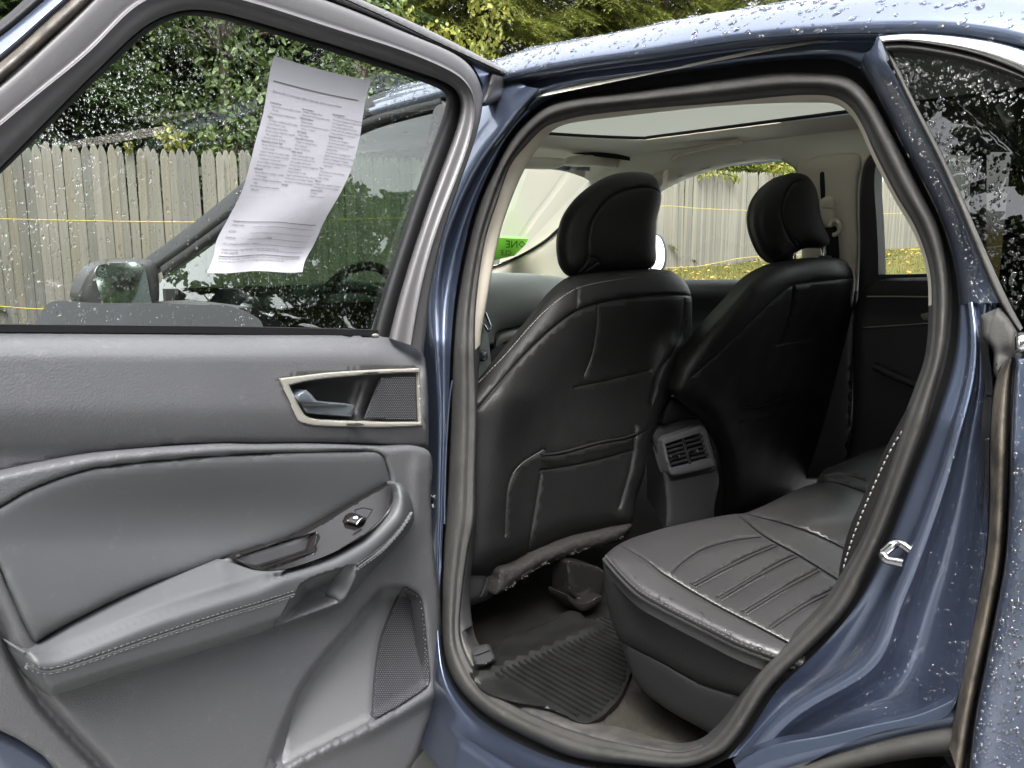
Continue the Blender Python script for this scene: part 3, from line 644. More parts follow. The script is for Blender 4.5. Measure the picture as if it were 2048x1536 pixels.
# ---- painted surround
def lane(stns, *lanes, n=SUB):
    """lanes: lists of per-station pixels -> smooth matching rows"""
    return [resample_st(np.array(l, float), n) for l in lanes]
def resample_st(P, n=SUB):
    out = []; N = len(P)
    for i in range(N-1):
        p0, p1, p2, p3 = P[max(0, i-1)], P[i], P[i+1], P[min(N-1, i+2)]
        for j in range(n):
            t = j/n; out.append(.5*((2*p1)+(-p0+p2)*t+(2*p0-5*p1+4*p2-p3)*t*t+(-p0+3*p1-3*p2+p3)*t**3))
    out.append(P[-1]); return np.array(out)
def soften(A, k=3):
    B = A.copy()
    for _ in range(k): B[1:-1] = .25*B[:-2]+.5*B[1:-1]+.25*B[2:]
    return B
def paintloft(name, spec, mat=PAINT, parent=None, smooth_rows=3, sharp=75):
    """spec: [(pixels per station, off)]; rows subdivided with a smooth section"""
    A = [soften(resample_st(np.array(p, float)), 14) for p, o in spec]
    O = [np.interp(np.linspace(0, 1, len(A[0])), np.linspace(0, 1, len(np.atleast_1d(o))), np.atleast_1d(o)) if np.ndim(o) else np.full(len(A[0]), o) for p, o in spec]
    X = np.stack([np.c_[a, o] for a, o in zip(A, O)])       # rows x n x 3
    rows = []
    for i in range(len(X)-1):
        p0, p1, p2, p3 = X[max(0, i-1)], X[i], X[i+1], X[min(len(X)-1, i+2)]
        for j in range(smooth_rows):
            t = j/smooth_rows; rows.append(.5*((2*p1)+(-p0+p2)*t+(2*p0-5*p1+4*p2-p3)*t*t+(-p0+3*p1-3*p2+p3)*t**3))
    rows.append(X[-1])
    return loft(name, mat, [S_side(r[:, 0], r[:, 1], r[:, 2]) for r in rows], parent or car, False, sharp=sharp)
lg = lambda *ii: [tuple(ST[i % NS, 4:6]) for i in ii]
# roof rail above the opening (stations 47..57 = 48..8)
ti = list(range(48, NS+8)); Lgt = lg(*ti)
T1 = [(1040,200),(1085,172),(1165,158),(1245,147),(1336,137),(1440,121),(1550,109),(1635,100),(1690,99),(1735,108)]
T2 = [(1030,186),(1075,166),(1160,154),(1245,143),(1336,133),(1440,116),(1550,103),(1635,95),(1695,93),(1748,95)]
R0 = [(1010,158),(1062,146),(1160,128),(1245,116),(1336,103),(1440,86),(1550,73),(1640,68),(1700,66),(1757,66)]
paintloft('side_rail', [(Lgt, .006), ([((a[0]+b[0])/2, (a[1]+b[1])/2) for a, b in zip(Lgt, T1)], -.012), (T1, -.016)], PAINT)
paintloft('roof_gutter', [(T1, -.015), (T2, -.012), ([((a[0]+b[0])/2, (a[1]*.5+b[1]*.5)) for a, b in zip(T2, R0)], -.012), (R0, -.055)], PAINT)
# roof shell with the windscreen pillar running forward
RR0 = [(250,575),(320,532),(410,468),(500,398),(570,335),(650,276),(729,236),(800,214),(862,198),(940,176),(1019,155.5),(1070,144.5),(1160,127.5),(1245,115.5),(1336,102.5),(1440,85.5),(1550,72.5),(1640,67),(1754,65),(1874,66),(1960,75),(2048,93),(2160,130),(2280,190)]
RR1 = [(235,558),(300,514),(400,440),(490,366),(560,302),(650,240),(732,202),(795,178),(849,162),(940,138),(1024,114),(1074,95),(1150,82),(1224,70),(1324,48),(1424,30),(1524,15),(1624,-2),(1730,-22),(1850,-34),(1950,-36),(2048,-30),(2160,0),(2280,60)]
a0, a1 = resample_st(np.array(RR0, float), 5), resample_st(np.array(RR1, float), 5)
B0 = S_side(a0[:, 0], a0[:, 1], -.055); B1 = S_side(a1[:, 0], a1[:, 1], .075)
ext = np.array([(1.30, 1.46), (1.65, 1.43), (2.0, 1.35), (2.25, 1.24)])      # the roof runs on to the tail
B0 = np.vstack([B0, np.stack([ext[:, 0], yside(ext[:, 1])-.055, ext[:, 1]], 1)]); B1 = np.vstack([B1, np.stack([ext[:, 0]-.02, yside(ext[:, 1])+.09, ext[:, 1]+.075], 1)])
rows = []
for t in np.linspace(0, 1, 7):
    b = B0+(B1-B0)*t; m = math.sin(t*math.pi)
    bul = np.array([0, -.022, .014])*m
    rows.append(b+bul)
rows[0] = B0; rows.insert(0, B0+np.array([0, .03, -.004]))
frontlock = np.clip((B1[:, 0]+1.3)/.5, 0, 1)[:, None]     # forward of this the shell is only the pillar
for dy, dz in ((.04, .010), (.12, .022), (.30, .036), (.62, .045), (.95, .036), (1.15, .0), (1.24, -.06), (1.30, -.14)):
    rows.append(B1+np.array([0, dy, dz])*(frontlock*1.0+(1-frontlock)*np.minimum(1, .05/dy)))
roof_o = loft('roof', PAINT, rows, car, False, sharp=180)
_me = roof_o.data; import bmesh
_bm = bmesh.new(); _bm.from_mesh(_me)      # panoramic opening over the sunshade
bmesh.ops.delete(_bm, geom=[f for f in _bm.faces if -.95 < f.calc_center_median().x < .95 and .36 < f.calc_center_median().y < 1.2], context='FACES'); _bm.to_mesh(_me); _bm.free()
_me.materials.append(BLACKR)
for f in _me.polygons:
    if f.center.x < -.75: f.material_index = 1       # windscreen pillar set to black
# rear pillar, painted strip between seal and quarter glass
W0 = [(1757,70),(1770,108),(1800,178),(1838,252),(1878,333),(1912,412),(1940,480),(1967,545),(1995,606)]
KC = [(1741,100),(1750,128),(1783,182),(1824,266),(1866,346),(1903,425),(1925,490),(1942,550),(1952,606)]
LgC = [(1712,112)]+lg(7, 8, 9, 10, 11, 12, 13, 14)
paintloft('rear_pillar', [(LgC, .006), ([(a[0]*.7+b[0]*.3, a[1]*.7+b[1]*.3) for a, b in zip(LgC, KC)], -.012), (KC, -.03), (W0, -.045), ([(x+14, y-3) for x, y in W0], -.05)], PAINT)
# door jamb down to the wheel arch
ji = list(range(14, 29)); LgJ = lg(*ji)
KJ = [(1936,604),(1944,680),(1938,745),(1926,800),(1905,865),(1878,955),(1836,1062),(1800,1155),(1773,1214),(1755,1275),(1720,1327),(1665,1362),(1600,1397),(1545,1440),(1495,1505)]
KJ2 = [(1946,604),(1956,684),(1950,750),(1938,808),(1918,875),(1895,968),(1858,1075),(1825,1165),(1797,1228),(1780,1290),(1745,1345),(1682,1382),(1615,1418),(1560,1462),(1512,1525)]
QJ = [(1995,604),(1972,684),(1986,750),(1984,805),(1978,875),(1978,985),(1974,1090),(1962,1170),(1946,1255),(1933,1316),(1921,1368),(1900,1442),(1800,1452),(1700,1482),(1610,1530)]
PJ = [((a[0]*.5+b[0]*.5), (a[1]*.5+b[1]*.5)) for a, b in zip(KJ2, QJ)]
M1 = [((a[0]*.55+b[0]*.45), (a[1]*.55+b[1]*.45)) for a, b in zip(LgJ, KJ)]
M2 = [(a[0]*.18+b[0]*.82, a[1]*.18+b[1]*.82) for a, b in zip(PJ, QJ)]
nJ = len(ji)
bowl = np.interp(np.arange(nJ), [0, 6, 8, 11, 14], [-.004, -.004, .012, .03, .01])
pock = np.interp(np.arange(nJ), [0, 2, 4, 9, 11, 14], [-.03, -.012, .012, .022, .02, .0])
mx2 = lambda A, B, t: [(p[0]*(1-t)+q[0]*t, p[1]*(1-t)+q[1]*t) for p, q in zip(A, B)]
paintloft('door_jamb', [(LgJ, .006), (mx2(LgJ, KJ, .12), bowl*.5), (mx2(LgJ, KJ, .45), bowl), (mx2(LgJ, KJ, .80), bowl*.7-.004), (mx2(LgJ, KJ, .90), -.014), (mx2(LgJ, KJ, .97), -.027), (KJ, -.031), (mx2(KJ, KJ2, .12), -.0325), (mx2(KJ, KJ2, .88), -.0325), (KJ2, -.030), (mx2(KJ2, PJ, .06), -.022),
    (mx2(KJ2, PJ, .2), (pock-.02)*.5), (mx2(KJ2, PJ, .6), pock*.9), (PJ, pock), (mx2(PJ, QJ, .5), pock*.6-.006), (mx2(PJ, QJ, .8), -.028), (mx2(PJ, QJ, .92), -.05), (QJ, -.075)], PAINT, smooth_rows=2, sharp=180)
# lower ledge, dirty sealing strips
LED = [(1495,1512),(1545,1480),(1610,1470),(1700,1455),(1786,1440),(1848,1425),(1898,1395),(1918,1360)]
STL = [(2010,720),(1992,752),(1983,800),(1978,875),(1978,985),(1975,1085),(1962,1165),(1946,1252),(1921,1364),(1903,1458),(1895,1500)]
STR = [(2031,716),(2026,745),(2021,800),(2017,900),(2014,1000),(2007,1105),(1999,1160),(1972,1295),(1945,1420),(1934,1500),(1925,1560)]
paintloft('quarter_strip', [(STL, -.06), ([(a[0]*.85+b[0]*.15, a[1]) for a, b in zip(STL, STR)], -.085), ([(a[0]*.5+b[0]*.5, a[1]*.5+b[1]*.5) for a, b in zip(STL, STR)], -.105), ([(a[0]*.2+b[0]*.8, a[1]*.2+b[1]*.8) for a, b in zip(STL, STR)], -.10), (STR, -.06)], DIRTY, sharp=180)
relief('strip_backing', BLACKR, [(x-16, y) for x, y in STL]+[(x+6, y) for x, y in STR[::-1]], S_side, lambda p, d: -.02, 14, .02, parent=car, bdir=np.array([0, 1., 0]))
relief('strip_backing', BLACKR, [(1950,604,'c'),(2050,604,'c'),(2050,790,'c'),(1972,790,'c')], S_side, lambda p, d: -.022, 14, .02, parent=car, bdir=np.array([0, 1., 0]))
relief('strip_groove', BLACKR, [(2020,745),(2026,745),(2022,800),(2018,900),(2016,1000),(2010,1105),(2003,1160),(1977,1295),(1950,1420),(1938,1500),(1930,1560),(1915,1560),(1925,1500),(1940,1420),(1968,1295),(1995,1160),(2003,1105),(2010,1000),(2012,900),(2015,800)], S_side, lambda p, d: .05, 12, .02, parent=car)
LD = [(1470,1530),(1500,1508),(1560,1484),(1640,1474),(1720,1454),(1790,1441),(1850,1426),(1908,1398)]
F2 = [(1490,1572),(1530,1550),(1600,1530),(1670,1509),(1750,1486),(1810,1471),(1861,1461),(1912,1454)]
F3 = [(1520,1610),(1560,1585),(1640,1556),(1700,1538),(1775,1523),(1830,1514),(1880,1510),(1926,1512)]
paintloft('arch_flange', [(mx2(LD, F2, -.25), -.03), (mx2(LD, F2, -.06), -.046), (LD, -.054), (mx2(LD, F2, .1), -.056), (F2, -.058), (mx2(LD, F2, 1.15), -.05)], PAINT, smooth_rows=2, sharp=180)
paintloft('arch_seal', [(mx2(F2, F3, -.05), -.056), (mx2(F2, F3, .08), -.072), (mx2(F2, F3, .35), -.080), (mx2(F2, F3, .7), -.078), (mx2(F2, F3, .95), -.066), (mx2(F2, F3, 1.05), -.03)], RUBBER, smooth_rows=2, sharp=180)
# sill and centre pillar paint
bi = list(range(29, 50)); 
LgB = lg(*bi)
KB = [(1370,1580),(1240,1572),(1112,1550),(1032,1507),(963,1464),(920,1424),(886,1379),(870,1300),(868,1180),(872,1080),(874,1020),(874,950),(876,825),(866,690),(864,590),(888,478),(930,378),(966,312),(1012,256),(1042,214),(1080,178)]
OB = [(1300,1680),(1150,1640),(1010,1542),(964,1513),(919,1486),(880,1454),(850,1420),(820,1330),(800,1180),(795,1080),(792,1020),(790,950),(790,825),(795,690),(812,590),(838,470),(876,372),(912,300),(955,238),(1005,186),(1050,172)]
OB2 = [(1290,1760),(1140,1720),(1000,1640),(950,1600),(900,1560),(860,1510),(830,1480),(790,1350),(760,1180),(750,1080),(745,1020),(740,950),(740,825),(745,690),(770,590),(800,465),(840,365),(880,292),(930,222),(985,170),(1040,165)]
nB = len(bi)
kb = np.interp(np.arange(nB), [0, 5, 7, 12, 15, 20], [-.028, -.02, .0, -.004, -.040, -.035]); ob = np.interp(np.arange(nB), [0, 4, 6, 13, 15, 20], [-.095, -.07, .06, .06, -.045, -.045])
paintloft('pillar_and_sill', [(LgB, .006), ([(a[0]*.6+b[0]*.4, a[1]*.6+b[1]*.4) for a, b in zip(LgB, KB)], np.interp(np.arange(nB), [0, 6, 9, 20], [-.008, -.006, .004, .006])), (KB, kb), ([(a[0]*.5+b[0]*.5, a[1]*.5+b[1]*.5) for a, b in zip(KB, OB)], (kb+ob)/2-.002), (OB, ob), (OB2, ob*.8)], PAINT, smooth_rows=3, sharp=180)
tube('pillar_flange', PAINT, path(S_side, [(905,760),(899,800),(893,887),(890,975),(889,1048)], -.006), .0022, car, 6)
# quarter window, its mouldings, outer quarter
relief('quarter_glass', PRIV, [(1772,122,'c'),(1772,96,'c'),(1850,100),(1925,118),(1995,137),(2047,155),(2120,185),(2220,240,'c'),(2220,700,'c'),(2062,690,'c'),(2036,650),(1985,535),(1916,380),(1871,284),(1829,210)], S_side, lambda p, d: -.058-.00004*d, 20, .004, parent=car)
paintloft('glass_moulding', [([(x+2, y) for x, y in ((1757,70),(1777,128),(1810,198),(1847,272),(1884,346),(1935,468),(1992,604),(2034,668))], -.05), ([(1762,78),(1784,124),(1818,196),(1856,271),(1894,345),(1945,467),(2000,603),(2040,662)], -.064), ([(1768,86),(1790,120),(1830,208),(1872,282),(1917,378),(1962,480),(2012,594),(2046,656)], -.06)], RUBBER, sharp=180)
CH = [(1756,71),(1800,66),(1847,66),(1900,69),(1946,75),(2000,84),(2047,98),(2120,125),(2220,180)]
CL = [(1768,86),(1800,84),(1830,86),(1890,96),(1935,106),(1985,122),(2047,149),(2110,180),(2200,236)]
CR = [(1776,106),(1806,104),(1847,109),(1895,117),(1935,126),(1985,140),(2047,160),(2110,192),(2200,250)]
paintloft('window_chrome', [(CH, -.058), ([(a[0]*.8+b[0]*.2, a[1]*.8+b[1]*.2) for a, b in zip(CH, CL)], -.072), ([(a[0]*.2+b[0]*.8, a[1]*.2+b[1]*.8) for a, b in zip(CH, CL)], -.076), (CL, -.064)], WCHROME, sharp=180)
paintloft('glass_rubber', [(CL, -.064), ([(a[0]*.5+b[0]*.5, a[1]*.5+b[1]*.5) for a, b in zip(CL, CR)], -.072), (CR, -.058)], RUBBER, sharp=180)
relief('quarter_panel', PAINT, [(2031,706,'c'),(2024,800),(2020,900),(2018,1000),(2011,1105),(2005,1152),(1976,1302),(1951,1427),(1938,1527),(1925,1640,'c'),(2400,1640,'c'),(2400,690,'c')], S_side, lambda p, d: -.105-rnd(d, 14, .018)-.00003*np.clip(p[:, 0]-2000, 0, 200), 14, .04, np.array([0, 1., 0]), car)
relief('belt_chrome', WCHROME, [(2031,668),(2080,660),(2180,650),(2180,690),(2080,700),(2031,706),(2028,688)], S_side, lambda p, d: -.118-rnd(d, 18, .016), 8, .03, np.array([0, 1., 0]), car)
relief('corner_plate', RUBBER, [(1961,631,'c'),(1995,616,'c'),(2016,636),(2034,664,'c'),(2029,700),(2024,718),(2005,738),(1994,762,'c'),(1987,748),(1986,707),(1978,692),(1964,674,'c')], S_side, lambda p, d: -.062-rnd(d, 12, .012)+.008*np.exp(-((p[:, 0]-2012)**2+(p[:, 1]-712)**2)/300.), 7, .03, np.array([0, 1., 0]), car)
# tail of the body side beyond the frame: fender with its wheel, dark side glass
FX = np.linspace(.97, 2.3, 24); FZ = np.linspace(.32, 1.10, 20); V = []; Fc = []
for x in FX:
    for z in FZ: V.append((x, float(yside(z))-.122-.012*math.sin(min(1, (x-.97)/.3)*1.57)+.10*max(0, x-1.9)**2/.16, z))
for i in range(23):
    for j in range(19):
        cx, cz = (FX[i]+FX[i+1])/2, (FZ[j]+FZ[j+1])/2
        if (cx-1.06)**2+(cz-.36)**2 > .42**2: Fc.append((i*20+j, (i+1)*20+j, (i+1)*20+j+1, i*20+j+1))
mk('rear_fender', V, Fc, PAINT, car, True, 180)
GX = np.linspace(1.02, 2.15, 10); GZ = np.linspace(1.10, 1.44, 6)
mk('tail_glass', [(x, float(yside(z))-.06, z-.10*max(0, x-1.5)*(z-1.1)/.34) for x in GX for z in GZ], [(i*6+j, (i+1)*6+j, (i+1)*6+j+1, i*6+j+1) for i in range(9) for j in range(5)], PRIV, car, True)
def lathe(name, mat, prof, c, parent, n=40):
    V = []; Fc = []; k = len(prof)
    for i in range(n):
        a = 2*math.pi*i/n
        for r, y in prof: V.append((c[0]+r*math.cos(a), c[1]+y, c[2]+r*math.sin(a)))
    for i in range(n):
        for j in range(k-1): Fc.append((i*k+j, i*k+j+1, ((i+1) % n)*k+j+1, ((i+1) % n)*k+j))
    return mk(name, V, Fc, mat, parent, True, 40)
wh = emp('wheel', (0, 0, 0), car)
lathe('tyre', BLACKR, [(.24, .02), (.25, -.015), (.30, -.03), (.345, -.02), (.365, .02), (.365, .18), (.34, .22), (.24, .21)], (1.06, -.20, .366), wh)
lathe('rim', SILVER, [(.02, .04), (.06, .03), (.10, .06), (.20, .05), (.235, .012), (.245, .02), (.24, .12)], (1.06, -.20, .366), wh)
# striker loop
tube('door_striker', CHROME, np.vstack([path(S_side, [(1822,1102),(1806,1090),(1791,1086)], -.02), path(S_side, [(1791,1086),(1778,1096),(1766,1107)], -.028)[1:], path(S_side, [(1766,1107),(1773,1119),(1790,1123),(1808,1127)], -.03)[1:]]), .0058, car, 10)
relief('striker_plate', CHROME, [(1800,1088),(1822,1075),(1832,1090),(1826,1128),(1808,1138),(1800,1120)], S_side, lambda p, d: .002-rnd(d, 6, .003), 6, .004, parent=car)

# ---- far side of the body and cabin shell
sheetbox = lambda n, m, c, s: box(n, m, c, s, car)
box('floor', CARPET, (0.0, .715, .345), (2.9, 1.56, .03), car)
box('quarter_trim', TRIMD, (.905, 1.45, 1.0), (1.15, .04, 1.16), car)
box('cargo_wall', TRIMD, (1.42, .74, .95), (.03, 1.6, 1.2), car)
box('firewall', TRIMD, (-1.75, .74, .70), (.03, 1.6, .74), car)
box('rocker_inner', TRIMD, (-.95, -.09, .62), (1.3, .03, .75), car)
zhY = np.array([.16, .20, .26, .31, .36, .60, .90, 1.2, 1.24, 1.29, 1.34, 1.38, 1.41, 1.42]); zhZ = np.array([1.505, 1.53, 1.552, 1.562, 1.567, 1.569, 1.569, 1.567, 1.564, 1.557, 1.547, 1.533, 1.519, 1.513])
Ys = np.r_[np.linspace(.16, .36, 9), np.linspace(.36, 1.2, 25)[1:], np.linspace(1.2, 1.42, 16)[1:]]
fx = lambda Y: -.71-.15*np.clip(1-((Y-.78)/.42)**2, 0, 1)
us = np.r_[np.linspace(0, 1, 7), np.linspace(1, 2, 9)[1:], np.linspace(2, 3, 5)[1:]]
HV = []
for u in us:
    for Y in Ys:
        x1 = fx(Y); X = np.interp(u, [0, 1, 2, 3], [-1.12, x1, .95, 1.42]); z = np.interp(Y, zhY, zhZ)
        z -= .07*np.clip((-.80-X)/.32, 0, 1)**2 + .05*np.clip((X-.2)/1.2, 0, 1)**2
        HV.append((X, Y, z))
ny = len(Ys); HF = []
for i in range(len(us)-1):
    for j in range(ny-1):
        yc = (Ys[j]+Ys[j+1])/2
        if 1 <= (us[i]+us[i+1])/2 <= 2 and .36 < yc < 1.2: continue
        HF.append((i*ny+j, (i+1)*ny+j, (i+1)*ny+j+1, i*ny+j+1))
hl = mk('headliner', HV, HF, HEADL, car, True, 180)
V = [(x, y, 1.579) for x in (-.95, 1.0) for y in (.3, 1.26)]
mk('sunroof_shade', V, [(0, 2, 3, 1)], SHADEC, car, False)
mk('sunroof_glass', [(x, y, 1.590+.004*(k == 1)) for x in (-.97, 1.0) for k, y in enumerate((.32, .78, 1.24))], [(0, 3, 4, 1), (1, 4, 5, 2)], SUNG, car, True)
rim = [(fx(y)-.002, y, np.interp(y, zhY, zhZ)+.006-.07*np.clip((-.80-fx(y))/.32, 0, 1)**2) for y in np.linspace(.36, 1.2, 25)]+[(x, 1.2, 1.574-.05*np.clip((x-.2)/1.2, 0, 1)**2) for x in np.linspace(-.70, .95, 12)]
tube('sunroof_gasket', BLACKR, np.array(rim), .0055, car, 6)
# far side trim with the front window opening
FWIN = cat([(1120,566,'c'),(1150,500),(1200,455),(1260,410),(1322,373),(1369,352),(1442,331),(1517,319),(1556,319),(1578,328),(1594,346),(1606,380),(1622,460),(1636,566,'c')], True)
RWIN_O = [(1716,600,'c'),(1720,500),(1719,420),(1722,360),(1730,325),(1745,306),(1768,296),(1830,290),(1960,300,'c'),(1960,600,'c')]
RWIN = cat([(1757,549,'c'),(1756,500),(1753,440),(1749,380),(1750,340),(1758,318),(1775,308),(1830,304),(1940,310,'c'),(1940,546,'c')], True)
relief('side_trim', HEADL, [(1000,600,'c'),(1000,330,'c'),(1300,250,'c'),(1500,240,'c'),(1760,262,'c'),(1764,300),(1744,304),(1728,324),(1720,360),(1718,420),(1719,500),(1714,584,'c'),(1640,590,'c')], S_far, lambda p, d: .012-.03*np.exp(-np.clip(pdist(p, FWIN, True)/12, 0, 9)**2), 16, .05, np.array([0, 1., 0]), car, holes=[FWIN])
relief('pillar_trim', BEIGE, [(1596,330),(1606,322),(1640,312),(1690,306),(1716,308),(1722,330),(1716,360),(1714,420),(1716,500),(1711,586,'c'),(1600,590,'c'),(1604,500),(1608,420),(1600,360)], S_far, lambda p, d: .016+rnd(d, 26, .022), 12, .02, np.array([0, 1., 0]), car, creases=[([(1632,308),(1690,304)], 2, .002)])
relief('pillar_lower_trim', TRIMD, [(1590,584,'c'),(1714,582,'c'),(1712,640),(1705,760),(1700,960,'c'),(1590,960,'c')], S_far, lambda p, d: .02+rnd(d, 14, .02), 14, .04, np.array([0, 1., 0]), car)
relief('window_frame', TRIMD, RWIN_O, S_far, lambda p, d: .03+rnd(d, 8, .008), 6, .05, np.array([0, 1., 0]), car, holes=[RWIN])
relief('side_glass', GLASS, [(1110,572,'c'),(1110,440,'c'),(1300,330,'c'),(1500,305,'c'),(1612,320,'c'),(1650,572,'c')], S_far, lambda p, d: -.012, 40, .004, np.array([0, 1., 0]), car)
relief('side_glass', GLASS, [(1740,556,'c'),(1740,296,'c'),(1960,296,'c'),(1960,556,'c')], S_far, lambda p, d: -.004, 40, .004, np.array([0, 1., 0]), car)
# far doors, lower part
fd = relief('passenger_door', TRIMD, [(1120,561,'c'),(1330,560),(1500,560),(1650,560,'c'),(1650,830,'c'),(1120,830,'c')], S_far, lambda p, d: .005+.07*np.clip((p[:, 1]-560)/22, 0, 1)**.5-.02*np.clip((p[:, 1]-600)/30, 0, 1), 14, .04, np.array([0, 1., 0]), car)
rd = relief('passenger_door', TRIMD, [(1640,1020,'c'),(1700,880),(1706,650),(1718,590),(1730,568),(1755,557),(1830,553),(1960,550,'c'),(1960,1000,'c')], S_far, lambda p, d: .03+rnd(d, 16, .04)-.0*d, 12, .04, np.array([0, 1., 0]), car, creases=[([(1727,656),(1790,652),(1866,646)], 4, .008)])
tube('trim_strip', SILVER, path(S_far, [(1734,593),(1800,593),(1880,594)], .078), .0022, rd, 6)
tube('trim_strip', SILVER, path(S_far, [(1726,655),(1790,651),(1880,645)], .076), .002, rd, 6)
tube('arm_rest', TRIMD, path(S_far, [(1748,732),(1790,752),(1850,778)], .085), .012, rd, 10)
relief('inner_handle', SILVER, [(1842,628),(1880,624),(1880,638),(1848,640)], S_far, lambda p, d: .078+rnd(d, 5, .006), 5, .01, np.array([0, 1., 0]), rd)
# belt guide and belt buckle cover
bg_ = relief('belt_guide', BEIGE, [(1640,402),(1650,394),(1668,394),(1671,404),(1672,440),(1668,455),(1640,455),(1638,440)], S_far, lambda p, d: .036+rnd(d, 7, .022), 6, .02, np.array([0, 1., 0]), car, creases=[([(1640,416),(1670,418)], 1.5, .003)])
tube('belt_loop', BEIGE, path(S_far, [(1661,452),(1668,440),(1677,444),(1681,455),(1676,466),(1667,470)], .06), .007, bg_, 8)
relief('belt_slot', BLACKR, [(1640,346),(1648,344),(1650,396),(1642,398)], S_far, lambda p, d: .0385, 6, .002, np.array([0, 1., 0]), car)
relief('belt', BLACKR, [(1648,455),(1672,455),(1676,540),(1650,540)], S_far, lambda p, d: .05, 10, .004, np.array([0, 1., 0]), car)
# roof handle and sun visors
gh = path(S_far, [(1345,315),(1352,308),(1369,304),(1420,292),(1460,284),(1474,283),(1482,287)], .05)
tube('grab_handle', BEIGE, gh, .009, car, 8)
S_vis = S_plane((-.98, 0, 1.5), (1, 0, -.35))
for pl in ([(1129,327),(1140,316),(1155,311),(1208,309),(1281,313),(1316,317),(1328,329),(1322,338),(1295,341),(1240,338),(1193,333),(1150,332)], [(1000,338),(1020,318),(1064,314),(1120,316),(1134,320),(1128,331),(1105,338),(1060,337)]):
    relief('sun_visor', HEADL, pl, S_vis, lambda p, d: rnd(d, 9, .016), 6, .02, np.array([-1., 0, 0]), car)
# windscreen, its blue shade band, sticker
S_ws = S_plane((-1.08, 0, 1.5), (.42, 0, -.72))
ws = relief('windscreen', GLASS, [(900,330,'c'),(1340,325,'c'),(1260,375),(1180,420),(1125,452),(1060,497),(985,533),(900,545,'c')], S_ws, None, 40, .004, np.array([-.5, 0, .86]), car)
relief('shade_band', BLUEB, [(1100,328,'c'),(1255,330,'c'),(1248,345),(1205,343),(1140,340),(1095,338,'c')], S_ws, lambda p, d: .004, 20, .002, np.array([-.5, 0, .86]), ws)
relief('pillar_trim', BEIGE, [(960,540,'c'),(987,532),(1040,511),(1090,481),(1125,451),(1180,415),(1260,372),(1330,340,'c'),(1322,376),(1260,414),(1205,452),(1178,500),(1180,575,'c'),(960,575,'c')], S_far, lambda p, d: .035+rnd(d, 18, .02), 10, .02, np.array([0, 1., 0]), car)
tube('screen_gasket', BLACKR, path(S_far, [(960,541),(987,533),(1040,512),(1090,482),(1125,452),(1180,416),(1260,373)], .05), .006, car, 6)
# dashboard and centre stack
S_da = S_plane((-1.15, 0, 1.0), (1, 0, .25))
da = relief('dashboard', DASH, [(900,552,'c'),(984,546),(1030,546),(1074,548),(1136,556),(1250,575,'c'),(1250,640),(1150,640),(1061,650),(1010,660),(992,668),(986,690),(900,700,'c')], S_da, lambda p, d: rnd(d, 50, .10), 10, .3, np.array([-1., 0, 0]), car)
relief('dash_strip', SILVER, [(990,690),(1000,668),(1030,658),(1100,648),(1130,655),(1060,672),(1010,685),(992,695)], S_da, lambda p, d: .03+rnd(d, 6, .01), 7, .05, np.array([-1., 0, 0]), da)
relief('dash_lower', TRIMD, [(985,690),(1010,682),(1120,655),(1200,660),(1200,800),(950,800)], S_da, lambda p, d: .01+rnd(d, 10, .02), 12, .2, np.array([-1., 0, 0]), da)
relief('centre_stack', DASH, [(955,600),(970,640),(978,680),(982,735),(975,760),(940,790),(930,700),(935,600)], S_da, lambda p, d: .08+rnd(d, 10, .02), 8, .1, np.array([-1., 0, 0]), da)
tube('vent_trim', CHROME, path(S_da, [(970,625),(976,640),(981,655),(976,662),(968,650)], .11), .005, da, 6)
relief('knob', GUNM, [(962,702),(970,700),(975,706),(975,716),(969,722),(961,720)], S_da, lambda p, d: .11+rnd(d, 5, .02), 4, .02, np.array([-1., 0, 0]), da)

